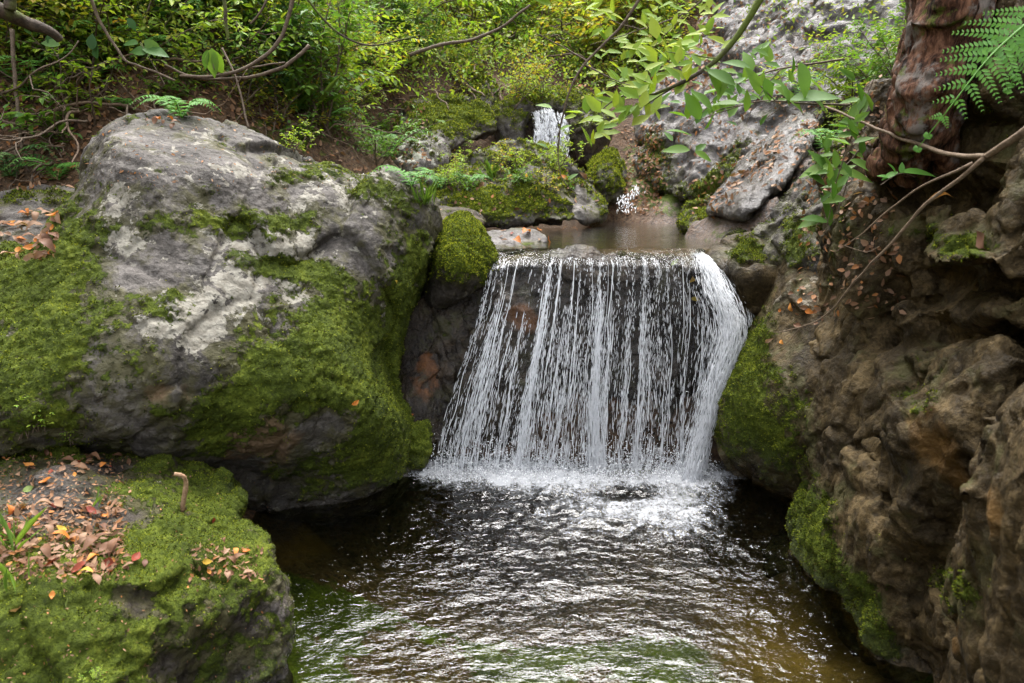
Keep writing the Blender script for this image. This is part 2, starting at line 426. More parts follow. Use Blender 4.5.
def rock(name, V, Q, mat, label, cat='rock', group=None, disp=(), moss=(), mossbase=0., mossup=0., lichen=(), lbase=-1., rust=(), rbase=-1.,
         wet=(), wbase=0., dent=(), waterline=None, tuft=0, tsize=.01, tmat='moss', thresh=.5):
    N = vnormals(V, Q)
    if len(dent):
        px, py = proj(V + .06 * np.stack([fbm(V * 3, 3), fbm(V * 3 + 9, 3), fbm(V * 3 + 20, 3)], -1)); V = V - smoothv(N, Q, 10) * np.clip(blob(px, py, dent), -.3, .3)[:, None]; N = vnormals(V, Q)
    fine = [d for d in disp if d[2] > 7]; coarse = [d for d in disp if d[2] <= 7]
    vox = math.sqrt(np.median(np.linalg.norm(np.cross(V[Q[:, 2]] - V[Q[:, 0]], V[Q[:, 3]] - V[Q[:, 1]]), axis=1)) / 2)
    disp = coarse + [('again', vox, 0)] + fine
    Ns = smoothv(N, Q, 14); Ns /= np.linalg.norm(Ns, axis=1)[:, None] + 1e-9
    for kind, amp, fr in disp:
        if kind == 'again':
            V, Q = remesh(V, Q, amp); V = smoothv(V, Q, 1); N = vnormals(V, Q); Ns = N; continue
        if kind == 'f': dd = fbm(V * fr, 6)
        elif kind == 'r': dd = fbm(V * fr, 5, ridge=True) - .5
        elif kind == 'c':
            W_ = V * [fr, fr, fr * .7]; f1, f2, i, off = cells(W_ + .07 * np.stack([noise(V * fr * 2), noise(V * fr * 2 + 9), noise(V * fr * 2 + 31)], -1))
            g = _grad[i]; dd = (_rnd[i] - .5) * .8 + (off * g).sum(1) * 1.3 - .22 * (1 - sstep(f2 - f1, 0, .06))
        elif kind == 'k':   # cracks only
            W_ = V * [fr, fr, fr * .6]; f1, f2, i, off = cells(W_ + .12 * np.stack([noise(W_ * 2), noise(W_ * 2 + 9), noise(W_ * 2 + 31)], -1)); dd = -(1 - sstep(f2 - f1, 0, .075))
        elif kind == 's':   # tilted strata
            q = V[:, 2] * fr + V[:, 0] * fr * .5 + .5 * noise(V * 2.0) + .15 * noise(V * 9)
            dd = np.abs(q - np.floor(q) - .5) * 2; dd = sstep(dd, .1, .6) - .6
        V = V + (N if fr > 10 else Ns) * (amp * dd)[:, None]
        N = vnormals(V, Q)
    px, py = proj(V)
    mn = fbm(V * 3.1 + 5, 5) + .9 * noise(V * 7.3)
    ms = blob(px, py, moss, mossbase) + mossup * sstep(N[:, 2], -.1, .7) + .35 * mn
    li = blob(px, py, lichen, lbase); ru = blob(px, py, rust, rbase) + .3 * fbm(V * 2 + 40, 3); we = blob(px, py, wet, wbase)
    if waterline is not None: 
        we = np.maximum(we, 1 - sstep(V[:, 2], waterline + .03, waterline + .16 + .06 * mn)); ms -= 1.2 * (1 - sstep(V[:, 2], waterline - .01, waterline + .04))
    if tuft:  # moss cushions stand proud of the bare stone
        k = sstep(ms + .5 * noise(V * 19), .40, .62)
        V = V + N * (k * (.010 + .010 * noise(V * 28) + .006 * noise(V * 70)))[:, None] * (tsize / .01)
        N = vnormals(V, Q)
    base = np.array([V[:, 0].mean(), V[:, 1].mean(), V[:, 2].min()])
    o = obj(name, mesh_np(name, V - base, Q, M[mat], True, dict(moss=np.clip(ms, -1, 1.4), lichen=li, rust=ru, wet=np.clip(we, 0, 1))), None, base)
    tag(o, label, cat, group)
    if tuft: tufts(o, V - base, Q, N, sstep(ms + .55 * noise(V * 19), .38, .62), tuft, tsize, M[tmat])
    return o, V, Q, N, ms

# ------------------------------------------------------------------ terrain
UP = 1.21                       # level of the upper pool
tp = []
for a in [(-150, 215, 4.0), (0, 215, 4.1), (60, 190, 4.4), (120, 160, 4.7), (300, 190, 5.4), (370, 195, 6.0), (-150, 100, 4.5), (0, 110, 4.8), (0, 0, 5.2),
          (150, 75, 5.3), (150, 0, 5.8), (300, 100, 6.2), (300, 30, 7.2), (360, 130, 7.2), (400, 170, 8.3), (400, 60, 9.3), (440, 165, 8.6), (480, 60, 11.2), (480, 10, 12.8), (500, 150, 9.3),
          (560, 70, 11.4), (600, 0, 15), (545, 170, 9.2), (550, 108, 9.75), (615, 195, 7.6), (640, 150, 9.2), (620, 95, 11), (700, 205, 7.0), (742, 216, 6.0), (690, 130, 8.8),
          (740, 60, 9.8), (790, 130, 7.2), (820, 170, 5.9), (800, 30, 9.2), (700, 0, 12), (880, 60, 6.6), (950, 0, 5.4), (1000, 150, 4.4)]:
    tp.append(at(*a))
tp += [np.array(p, float) for p in [(-.2, 4.4, 1.0), (.5, 4.3, 1.0), (1.2, 4.5, 1.02), (.4, 5.5, .95), (1.0, 6.5, .98), (.2, 6.6, 1.05), (-.6, 5.2, 1.22), (-.4, 6.2, 1.25), (1.0, 7.4, 1.15),
        (1.75, 4.6, 1.35), (-1.2, 5.0, 1.3), (0, 3.5, -.5), (1, 3.3, -.35), (-.8, 3.0, -.25), (0, 2.2, -.5), (.9, 2.2, -.16), (-.6, 1.6, -.4), (0, 0, -.6), (1.0, 1.0, -.5), (0, -3, -.7),
        (-1.6, 2.0, .15), (-1.6, 1.0, .1), (-2.6, 2.0, .5), (-3, 3.2, 1.1), (-4.2, 2.8, 1.6), (-2.5, 0, .4), (-5, 0, 2.5), (-6, 3.5, 3.4), (-2.0, 4.2, 1.3), (-2.0, 3.4, .7),
        (1.75, 2.6, -.1), (2.4, 2.6, 1.8), (1.3, 3.5, -.35), (-.75, 3.7, -.3), (-.9, 3.3, -.3), (1.8, 1.6, .5), (2.6, 1.2, 2.2), (1.9, 0, .2), (3.2, 0, 2.5), (1.9, 3.6, .3), (2.6, 3.6, 2.0), (3.5, 3, 3.4),
        (0, 20, 13.5), (-9, 18, 16), (9, 18, 17), (-14, 6, 14), (14, 6, 17), (-14, -6, 11), (12, -6, 12), (0, -10, -1.2), (0, 40, 42), (-25, 40, 46), (25, 40, 46), (-30, 10, 36), (30, 10, 38), (-30, -10, 22), (30, -10, 22), (7, 11, 9.5), (-6, 10, 6.5)]]  # far slopes raised out of view to block low sky and darken pool reflections
TP = np.array(tp)
def hz(x, y):
    x = np.atleast_1d(np.asarray(x, float)); y = np.atleast_1d(np.asarray(y, float))
    return rbf(TP[:, :2], TP[:, 2], np.stack([x, y], -1), 'lin', 2e-3)
def axis(a, b, fine, lo, hi, n):
    mid = np.arange(a, b, fine); 
    l = a - (a - lo) * (np.linspace(0, 1, n + 1)[1:]) ** 2; h = b + (hi - b) * np.linspace(0, 1, n + 1) ** 2
    return np.concatenate([l[::-1], mid, h])
gx = axis(-6.5, 6.5, .035, -30, 30, 25); gy = axis(3.2, 13, .035, -12, 42, 25)
X, Y = np.meshgrid(gx, gy); Z = hz(X.ravel(), Y.ravel())
P = np.stack([X.ravel(), Y.ravel(), Z], -1)
rocky = sstep(P[:, 0] - .12 * (P[:, 1] - 5), .9, 1.6) * sstep(P[:, 1], 3.6, 4.4) * (1 - sstep(P[:, 1], 9.5, 12))
P2 = P * [1, 1, .6]
strat = P[:, 0] * 1.1 - P[:, 2] * 1.6 + P[:, 1] * .25
st = strat * 2.2 + .6 * noise(P2 * 1.3); st = np.abs(st - np.floor(st) - .5) * 2
f1, f2, ci, off = cells(P2 * 1.3)
bump = (1 - rocky) * (.16 * fbm(P2 * .9, 6) + .05 * fbm(P2 * 5, 4)) + rocky * (.16 * (sstep(st, .2, .8) - .5) + .22 * fbm(P2 * 1.2, 6) + .05 * fbm(P * 6, 4) + .05 * fbm(P * 3, 3, ridge=True) + .10 * (_rnd[ci] - .5 + (off * _grad[ci]).sum(1)))
pool_in = (P[:, 0] > -.9) & (P[:, 0] < 1.55) & (P[:, 1] > 4) & (P[:, 1] < 7.3)
P[:, 2] += bump * np.where(pool_in & (P[:, 2] < 1.2), .25, 1)
def terrain_z(x, y):
    """height of the finished sheet (bilinear look-up)"""
    x = np.atleast_1d(x); y = np.atleast_1d(y); G = P[:, 2].reshape(X.shape)
    i = np.clip(np.searchsorted(gx, x) - 1, 0, len(gx) - 2); j = np.clip(np.searchsorted(gy, y) - 1, 0, len(gy) - 2)
    u = np.clip((x - gx[i]) / (gx[i + 1] - gx[i]), 0, 1); v = np.clip((y - gy[j]) / (gy[j + 1] - gy[j]), 0, 1)
    return (1 - v) * ((1 - u) * G[j, i] + u * G[j, i + 1]) + v * ((1 - u) * G[j + 1, i] + u * G[j + 1, i + 1])
I = np.arange(X.size).reshape(X.shape)
TQ = np.stack([I[:-1, :-1], I[:-1, 1:], I[1:, 1:], I[1:, :-1]], -1).reshape(-1, 4)
def ground_mat():
    s = NT('forest_floor')
    n1 = s.noise(1.7, 8, .62); n2 = s.noise(16, 8, .68, .3); n3 = s.noise(75, 4)
    v = s.math('ADD', s.math('MULTIPLY', n1, .35), s.math('ADD', s.math('MULTIPLY', n2, .45), s.math('MULTIPLY', n3, .2)))
    soil = s.ramp(v, [(.42, (.012, .008, .005)), (.5, (.045, .030, .019)), (.6, (.11, .075, .050))])
    stone_ = s.ramp(v, [(.40, (.03, .025, .022)), (.5, (.10, .088, .082)), (.62, (.24, .215, .215))])
    c = s.mix(s.attr('rocky'), soil, stone_)
    lit = s.step(s.math('ADD', s.voro(34, out='Distance'), s.math('MULTIPLY', s.noise(3, 4), .6)), .55, .75)
    lc = s.ramp(s.voro(34, out='Color'), [(.2, (.07, .035, .018)), (.5, (.16, .075, .03)), (.8, (.22, .14, .08))])
    c = s.mix(s.math('MULTIPLY', lit, .35), c, lc)
    mo = s.step(s.math('ADD', s.attr('moss'), s.math('MULTIPLY', s.math('SUBTRACT', s.noise(9, 8, .65), .5), 1.6)), .42, .62)
    mc = s.ramp(s.math('ADD', s.math('MULTIPLY', s.noise(6, 6), .6), s.math('MULTIPLY', s.noise(85, 4), .4)), [(.36, MOSS_D), (.55, MOSS_M), (.75, MOSS_L)])
    c = s.mix(mo, c, mc)
    c = s.mix(s.math('MULTIPLY', s.attr('amber'), .85), c, s.mix(n2, (.10, .05, .012), (.34, .20, .06)))
    b = s.bump(s.math('ADD', s.math('MULTIPLY', n2, .8), s.math('MULTIPLY', n3, .3)), .04, 1.0)
    ro = s.math('SUBTRACT', .85, s.math('MULTIPLY', s.attr('rocky'), .38))
    return s.done(s.pbsdf(c, ro, b, .2))
tpx, tpy = proj(P)
tm = blob(tpx, tpy, [(690, 195, 60, 25, .6), (645, 160, 25, 40, .5), (420, 130, 80, 50, .4), (250, 140, 80, 30, .5), (760, 170, 20, 60, .3, 40), (800, 235, 50, 60, .35), (720, 245, 40, 20, .3)], .08) * (P[:, 1] > 3.9) + .75 * (P[:, 1] < 4) * (P[:, 1] < 2.9) * sstep(noise(P * 1.6 + 3), -.2, .3)
amb = np.clip(blob(tpx, tpy, [(800, 650, 70, 45, 1.2), (330, 535, 60, 18, 1.1, -20), (730, 600, 40, 30, .5)]), 0, 1) * (P[:, 1] < 3.3)
g = obj('ground', mesh_np('ground', P, TQ, ground_mat(), True, dict(rocky=rocky, moss=tm - 1.2 * amb, amber=amb)))
tag(g, 'steep earthen ravine sides and stream bed under the shrubs', 'ground', kind='structure')

# ------------------------------------------------------------------ the large rocks
print('rocks')
# big lichen boulder
ol = [(-120, 300, 2.9), (-50, 268, 3.0), (0, 262, 3.0), (42, 248, 3.05), (60, 215, 3.2), (78, 185, 3.35), (86, 150, 3.5), (110, 124, 3.6), (150, 116, 3.65), (200, 119, 3.7), (235, 131, 3.75),
      (270, 143, 3.8), (310, 157, 3.9), (345, 163, 3.95), (390, 177, 4.05), (422, 192, 4.1), (439, 212, 4.15), (438, 240, 4.1), (425, 280, 3.95), (406, 330, 3.8), (402, 380, 3.65), (416, 410, 3.55),
      (422, 440, 3.5), (412, 478, 3.4), (385, 510, 3.3), (320, 530, 3.2), (260, 530, 3.05), (225, 510, 2.95), (190, 490, 2.85), (140, 475, 2.75), (60, 475, 2.65), (-120, 480, 2.5)]
ct = [(150, 180, 3.12), (120, 150, 3.3), (230, 170, 3.32), (320, 195, 3.55), (400, 225, 3.8), (200, 215, 3.16), (300, 225, 3.42), (250, 260, 3.02), (150, 260, 2.9), (80, 300, 2.72), (20, 340, 2.6), (330, 300, 3.2),
      (380, 290, 3.45), (250, 340, 2.85), (330, 360, 2.98), (385, 400, 3.2), (330, 420, 2.95), (390, 450, 3.22), (200, 400, 2.66), (120, 400, 2.55), (30, 420, 2.42), (260, 430, 2.82), (240, 465, 2.98), (300, 480, 3.12), (380, 480, 3.25), (160, 440, 2.66), (-60, 400, 2.4)]
V, Q = depth_rock(ol, ct, .0105, .8, .16, 26)
BIG = rock('mossy_boulder', V, Q, 'boulder', 'huge grey boulder with moss and pale lichen left of the waterfall', 'boulder',
     disp=[('f', .07, 1.2), ('c', .06, 1.5), ('c', .012, 3.6), ('f', .012, 9), ('f', .006, 34)],
     moss=[(55, 250, 50, 70, .75), (15, 340, 60, 100, .75), (110, 350, 75, 45, .35, -30), (290, 270, 85, 14, .8, 12), (230, 225, 95, 18, .62), (350, 350, 95, 65, .75), (300, 380, 90, 45, .45, -25), (395, 430, 45, 55, .8), (360, 185, 75, 18, .45, 18),
           (290, 178, 30, 14, .4), (405, 250, 30, 50, .35), (60, 430, 90, 25, .35), (170, 300, 30, 24, .4), (335, 470, 60, 30, .5), (205, 425, 40, 30, .3, -30), (420, 330, 25, 90, .5), (240, 400, 70, 30, .4, -30)],
     mossbase=.08, lbase=.05,
     lichen=[(220, 165, 140, 40, .30), (225, 300, 85, 45, .50, -12), (290, 260, 70, 35, .45, 10), (125, 225, 22, 40, .65), (350, 200, 60, 30, .3), (175, 325, 45, 25, .5), (250, 240, 60, 20, .3), (60, 410, 200, 50, -.3), (280, 460, 120, 40, -.4)],
     rust=[(260, 440, 85, 45, 1.7), (130, 400, 60, 35, 1.2), (200, 385, 50, 25, 1.0), (300, 500, 80, 25, 1.2)], wet=[(300, 510, 120, 30, .6), (225, 262, 40, 10, .3)], waterline=0,
     tuft=70000, tsize=.0105)
# rust-red rock in the gap between boulder and fall
V, Q = depth_rock([(396, 300, 4.25), (430, 285, 4.25), (470, 290, 4.2), (480, 340, 4.1), (455, 400, 4.0), (450, 475, 3.85), (420, 500, 3.8), (390, 480, 3.8), (385, 380, 4.1)],
                  [(430, 340, 4.05), (425, 400, 3.9), (430, 450, 3.8)], .014, .5, .12, 14)
rock('wet_rock', V, Q, 'wetrock', 'dark rust red wet rock in the gap left of the waterfall', disp=[('f', .05, 3), ('c', .04, 4)], rust=[(425, 380, 30, 60, 1.6)], wbase=.8)
# the wedge-shaped mossy stone beside the lip
V, Q = depth_rock([(426, 268, 4.2), (434, 236, 4.2), (446, 219, 4.2), (463, 213, 4.2), (481, 226, 4.15), (491, 246, 4.1), (498, 262, 4.05), (493, 278, 4.0), (474, 293, 3.95), (450, 306, 3.95), (430, 308, 4.0), (422, 292, 4.1)],
                  [(452, 236, 3.95), (470, 255, 3.86), (452, 275, 3.8), (440, 255, 3.92), (482, 270, 3.92)], .009, .35, .12, 13, 2)
rock('mossy_stone', V, Q, 'ledge', 'rounded wedge shaped stone under green moss beside the lip of the waterfall', disp=[('f', .03, 4), ('r', .012, 9)], mossup=.5,
     moss=[(458, 245, 34, 36, .75), (485, 265, 14, 20, .3)], waterline=None, rust=[(450, 298, 40, 10, .8)], tuft=22000, tsize=.0115, tmat='mossb')
# left ledge with leaf litter
ol = [(-160, 452, 2.6), (0, 444, 2.62), (60, 446, 2.66), (120, 450, 2.7), (165, 452, 2.74), (195, 462, 2.74), (222, 480, 2.66), (238, 505, 2.5), (232, 525, 2.38), (258, 540, 2.28), (277, 568, 2.12), (284, 600, 2.05), (290, 650, 2.0), (296, 700, 1.98),
      (300, 790, 1.95), (100, 800, 1.5), (-160, 800, 1.3)]
ct = [(60, 480, 2.36), (0, 490, 2.24), (130, 480, 2.42), (180, 475, 2.52), (195, 510, 2.32), (100, 530, 2.02), (20, 540, 1.94), (200, 550, 2.02), (160, 545, 2.0), (250, 555, 2.08), (230, 580, 1.92), (265, 590, 1.98), (150, 590, 1.78), (50, 600, 1.66), (0, 600, 1.64), (90, 610, 1.67), (200, 620, 1.78), (120, 660, 1.62),
      (40, 660, 1.56), (270, 660, 1.95), (220, 680, 1.8), (-60, 560, 1.8), (-60, 480, 2.25), (-60, 680, 1.5), (100, 740, 1.5), (240, 740, 1.85)]
V, Q = depth_rock(ol, ct, .008, .7, .06, 14)
LEDGE = rock('mossy_ledge', V, Q, 'ledge', 'low mossy rock ledge strewn with autumn leaves in the left foreground', 'rock', disp=[('f', .09, 2.3), ('c', .028, 4.2), ('r', .024, 6), ('f', .012, 12), ('f', .006, 28)],
     mossbase=.45, mossup=.2, moss=[(170, 555, 90, 40, .4), (60, 640, 90, 60, .35), (40, 500, 60, 30, -.75), (100, 470, 40, 14, -.5), (120, 520, 60, 15, -.5), (270, 660, 25, 70, -.15), (130, 600, 25, 14, -.5, 30), (215, 505, 30, 20, .4)],
     wet=[(30, 495, 50, 20, .8)], rust=[(280, 650, 15, 60, .8)], lbase=-1, lichen=[(40, 490, 30, 14, 1.0), (160, 480, 12, 8, 1.3)], waterline=0, tuft=90000, tsize=.0075)
# low rock with dead leaves, far left
V, Q = depth_rock([(-140, 215, 3.9), (-20, 200, 4.0), (30, 190, 4.1), (75, 187, 4.1), (95, 215, 3.9), (90, 260, 3.5), (60, 285, 3.3), (0, 290, 3.2), (-140, 300, 3.1)],
                  [(0, 225, 3.7), (50, 225, 3.75), (0, 262, 3.25), (50, 255, 3.4), (-80, 255, 3.3)], .016, .5, .05, 12)
LROCK = rock('low_rock', V, Q, 'boulder', 'low flat rock covered with dead leaves behind the huge boulder on the far left', disp=[('f', .05, 2), ('c', .03, 3)], mossbase=.1, moss=[(25, 198, 50, 10, .4)], tuft=5000, tsize=.014)
# fall face
ol = [(420, 262, 4.3), (480, 258, 4.2), (540, 255, 4.12), (600, 255, 4.1), (660, 256, 4.1), (712, 262, 4.15), (770, 270, 4.2), (790, 340, 4.1), (785, 520, 3.75), (700, 540, 3.6), (560, 540, 3.62), (440, 530, 3.7), (405, 480, 3.85), (410, 340, 4.15)]
ct = [(500, 275, 4.13), (560, 268, 4.07), (620, 268, 4.07), (690, 275, 4.08), (480, 320, 4.08), (560, 310, 4.02), (640, 310, 4.02), (700, 320, 4.05), (470, 400, 3.97), (560, 390, 3.94), (640, 400, 3.93), (700, 400, 3.98), (480, 470, 3.86), (600, 470, 3.83), (700, 470, 3.86)]
V, Q = depth_rock(ol, ct, .012, .5, .1, 10)
rock('fall_rock', V, Q, 'wetrock', 'dark wet rock step that the main waterfall runs down', 'rock', disp=[('f', .05, 2.4), ('c', .06, 3.4), ('r', .03, 8), ('f', .01, 20)], rust=[(525, 320, 45, 28, 1.5), (600, 410, 60, 25, 1.3), (700, 320, 25, 60, 1.2), (540, 430, 30, 20, 1.2)], rbase=-.8, wbase=.9)
# stone at the right end of the lip
V, Q = depth_rock([(703, 262, 4.2), (712, 243, 4.3), (735, 234, 4.35), (765, 232, 4.3), (785, 250, 4.1), (785, 300, 3.95), (760, 318, 3.95), (738, 312, 4.0), (722, 290, 4.05)],
                  [(735, 255, 4.02), (760, 270, 3.9), (745, 290, 3.9)], .012, .4, .1, 12)
rock('lip_rock', V, Q, 'cliff', 'pinkish brown stone with a moss cap at the right end of the waterfall lip', disp=[('f', .04, 3), ('c', .03, 5)], moss=[(750, 250, 25, 14, .7)], wet=[(720, 280, 20, 30, .8)], rust=[(740, 300, 40, 25, 1.2)], tuft=5000, tsize=.011)
V, Q = depth_rock([(722, 240, 4.6), (745, 224, 4.75), (775, 198, 4.85), (815, 160, 4.9), (850, 140, 4.4), (862, 180, 3.8), (840, 230, 3.65), (815, 300, 3.6), (788, 306, 3.75), (765, 268, 4.1), (740, 250, 4.4)],
                  [(790, 232, 4.05), (818, 200, 4.1), (802, 268, 3.74), (760, 240, 4.3)], .014, .5, .08, 10)
rock('shore_rock', V, Q, 'boulder', 'grey lichen spotted rock with dead leaves above the pinkish brown lip stone', 'rock', disp=[('f', .09, 1.8), ('c', .07, 2.6), ('c', .03, 5.5), ('f', .016, 10), ('f', .007, 28)], mossbase=.12, mossup=.15, moss=[(800, 235, 20, 30, .4), (750, 240, 20, 10, .5), (835, 200, 14, 40, .5)], lbase=.1, wbase=.2, tuft=9000, tsize=.012)
# mossy buttress right of the fall
ol = [(790, 236, 4.0), (770, 285, 3.85), (745, 338, 3.7), (728, 380, 3.55), (719, 420, 3.5), (722, 455, 3.5), (735, 478, 3.5), (760, 492, 3.45), (790, 505, 3.3), (815, 540, 3.1), (880, 520, 3.0), (900, 400, 3.2), (900, 280, 3.6), (860, 232, 4.0)]
ct = [(790, 290, 3.62), (765, 350, 3.45), (745, 400, 3.36), (745, 440, 3.36), (780, 420, 3.15), (770, 470, 3.28), (800, 330, 3.35), (820, 260, 3.7), (840, 420, 3.0)]
V, Q = depth_rock(ol, ct, .0105, .6, .12, 18)
rock('mossy_buttress', V, Q, 'cliff', 'steep rock with bright green moss just right of the white chute', 'rock', disp=[('f', .05, 2.0), ('c', .03, 3.0), ('r', .015, 6), ('f', .008, 18)], mossbase=-.1, mossup=.15,
     moss=[(745, 390, 26, 60, .7, 15), (760, 430, 40, 30, .5), (780, 460, 35, 40, .5), (755, 345, 14, 40, .5, 25), (800, 400, 30, 40, .25)], lichen=[(795, 290, 40, 40, .75), (785, 330, 20, 20, .5)], lbase=-.5, wet=[(735, 475, 60, 30, .9)], rust=[(770, 490, 40, 16, 1.0), (740, 300, 20, 40, .6)], waterline=0, tuft=30000, tsize=.010)
# near cliff on the right
ol = [(905, -70, 3.5), (893, 20, 3.45), (880, 90, 3.4), (852, 150, 3.35), (830, 205, 3.35), (815, 250, 3.35), (806, 310, 3.3), (800, 370, 3.2), (796, 430, 3.1), (802, 480, 2.98), (790, 520, 2.85), (783, 560, 2.75), (800, 588, 2.62), (832, 614, 2.48), (858, 640, 2.3), (876, 665, 2.18), (890, 720, 2.0), (900, 800, 1.75),
      (1100, 830, 1.1), (1220, 600, 1.15), (1230, 300, 1.45), (1180, -70, 2.2)]
ct = [(930, 60, 3.2), (1000, 60, 2.6), (900, 150, 3.0), (960, 150, 2.6), (1024, 150, 2.2), (870, 220, 2.95), (930, 215, 2.45), (985, 225, 2.15), (1040, 230, 1.9), (860, 300, 2.85), (905, 320, 2.55), (955, 275, 2.18), (960, 320, 2.22), (1024, 330, 1.8), (850, 400, 2.75), (900, 420, 2.35), (960, 420, 1.95), (1024, 450, 1.55),
      (840, 480, 2.7), (880, 520, 2.25), (940, 540, 1.8), (1010, 560, 1.42), (820, 550, 2.55), (850, 590, 2.3), (900, 620, 1.95), (960, 640, 1.6), (1010, 670, 1.35), (1150, 450, 1.25), (920, 720, 1.75), (1000, 760, 1.3)]
V, Q = depth_rock(ol, ct, .0105, .8, .10, 16)
CLIFF = rock('rock_face', V, Q, 'cliff', 'tall fractured brown rock face filling the right foreground', 'cliff', disp=[('f', .10, 1.2), ('c', .12, 1.5), ('c', .026, 3.4), ('k', .026, 2.6), ('c', .014, 7.5), ('k', .004, 9), ('r', .008, 12), ('f', .006, 26)],
     dent=[(955, 292, 70, 12, .16, 4), (960, 335, 80, 10, .14, -4), (868, 330, 9, 60, .16, 8), (920, 180, 60, 20, .20), (905, 250, 12, 40, .12), (985, 400, 10, 70, .10, 40), (905, 520, 60, 9, .12, 40), (850, 450, 8, 50, .08), (930, 600, 9, 60, .10, -20), (980, 480, 50, 9, .10, 25), (900, 370, 40, 9, .08, 60), (965, 265, 50, 14, -.08), (930, 430, 24, 34, -.10, 20), (890, 640, 20, 40, -.06)], mossbase=-.10,
     moss=[(808, 540, 34, 60, 1.0), (855, 605, 30, 66, 1.05, -35), (890, 680, 18, 40, .8), (800, 430, 14, 60, .5), (965, 245, 40, 14, .95), (905, 230, 40, 12, .6), (920, 390, 30, 30, .5), (830, 230, 25, 50, .4), (960, 590, 30, 40, .5), (870, 640, 14, 40, .5), (1000, 110, 30, 60, .3), (940, 350, 20, 20, .3)],
     rust=[(925, 430, 45, 60, 1.6), (990, 510, 60, 80, 1.5), (880, 330, 30, 50, 1.2), (985, 240, 30, 14, 1.5), (950, 640, 40, 50, 1.4), (870, 500, 20, 50, 1.2), (1000, 330, 30, 60, 1.2)], lichen=[(860, 260, 40, 50, .5), (900, 420, 25, 60, .3), (860, 560, 16, 40, .3)], lbase=-.6, waterline=0, tuft=36000, tsize=.009)

# ------------------------------------------------------------------ middle and far rocks
def far_rock(name, outline, ctrl, mat, label, voxel=.022, back=.5, edge=.14, ep=10, **kw):
    V, Q = depth_rock(outline, ctrl, voxel, back, edge, ep, 2)
    return rock(name, V, Q, mat, label, disp=kw.pop('disp', [('f', .08, 1.6), ('c', .05, 2.4), ('r', .03, 5)]), **kw)
ISL = far_rock('mossy_boulder', [(398, 205, 6.2), (405, 185, 6.4), (430, 172, 6.6), (470, 160, 6.8), (505, 148, 7.0), (545, 148, 7.1), (575, 170, 7.0), (598, 195, 6.8), (606, 214, 6.5), (590, 224, 6.2), (520, 226, 5.9), (450, 222, 5.8), (405, 222, 5.9)],
     [(450, 195, 6.0), (520, 190, 6.15), (570, 205, 6.15), (500, 165, 6.6), (540, 170, 6.55)], 'bankrock', 'broad mossy boulder with small plants at the far edge of the upper pool',
     voxel=.016, mossbase=.15, mossup=.3, moss=[(500, 205, 90, 14, .4), (580, 205, 14, 14, -.5)], tuft=26000, tsize=.020, tmat='mossb', waterline=UP)
far_rock('stream_boulder', [(588, 165, 7.8), (598, 152, 7.9), (612, 150, 7.9), (622, 165, 7.8), (626, 186, 7.6), (615, 202, 7.4), (598, 200, 7.4), (586, 185, 7.6)], [(606, 175, 7.35)], 'bankrock',
     'mossy boulder leaning below the upper waterfall, left of the leafy gully', mossbase=.3, mossup=.3, tuft=8000, tsize=.022, tmat='mossb', waterline=UP)
far_rock('stream_boulder', [(566, 160, 8.9), (568, 110, 9.0), (582, 104, 9.1), (600, 108, 9.1), (612, 128, 8.9), (606, 150, 8.7), (590, 166, 8.6)], [(590, 130, 8.5)], 'wetrock', 'dark overhanging rock right of the upper waterfall', wbase=.3, mossup=.5, tuft=3000, tsize=.025)
far_rock('stream_boulder', [(492, 140, 9.2), (490, 112, 9.3), (500, 98, 9.4), (520, 90, 9.5), (560, 88, 9.6), (590, 92, 9.5), (602, 106, 9.2), (585, 112, 9.1), (532, 112, 9.0), (524, 150, 8.8), (505, 158, 8.8)], [(512, 120, 8.8), (560, 100, 9.05)], 'bankrock', 'mossy rock arching over the upper waterfall from its left', mossbase=.1, mossup=.5, tuft=10000, tsize=.024, tmat='mossb')
far_rock('stream_boulder', [(452, 92, 10.2), (456, 76, 10.3), (470, 68, 10.4), (486, 72, 10.4), (498, 86, 10.2), (506, 104, 10.0), (500, 116, 9.8), (470, 112, 9.8), (456, 104, 10.0)], [(478, 92, 9.8)], 'bankrock', 'rounded mossy boulder, highest of the pile left of the upper waterfall', mossbase=.2, mossup=.35, tuft=7000, tsize=.025, tmat='mossb')
far_rock('stream_boulder', [(396, 150, 8.2), (404, 112, 8.6), (420, 98, 8.8), (445, 96, 8.9), (472, 102, 8.8), (492, 122, 8.5), (492, 134, 8.3), (470, 142, 8.0), (440, 165, 7.8), (405, 168, 7.8)], [(440, 120, 8.1), (420, 140, 7.8)], 'bankrock', 'large green boulder under the shrub, left in the pile beside the upper waterfall', mossbase=.15, mossup=.3, moss=[(455, 115, 40, 18, .5)], lichen=[(425, 135, 30, 30, .6)], lbase=-.3, tuft=10000, tsize=.024, tmat='mossb')
far_rock('stream_boulder', [(386, 178, 7.4), (394, 150, 7.6), (412, 132, 7.7), (436, 128, 7.7), (450, 142, 7.6), (448, 165, 7.3), (430, 182, 7.1), (400, 188, 7.1)], [(418, 155, 7.1)], 'bankrock', 'grey brown boulder with pale patches below the large green boulder', mossbase=-.1, mossup=.4, lichen=[(415, 155, 30, 30, .7)], lbase=-.2, tuft=2500, tsize=.022)
far_rock('stream_boulder', [(430, 222, 5.2), (438, 210, 5.3), (455, 205, 5.35), (475, 206, 5.3), (488, 218, 5.15), (484, 228, 5.0), (450, 230, 5.0)], [(462, 216, 4.95)], 'wetrock', 'small angular brown stone between the island boulder and the wedge shaped stone', voxel=.014, ep=6, mossup=.2, rust=[(470, 218, 20, 10, .9)])
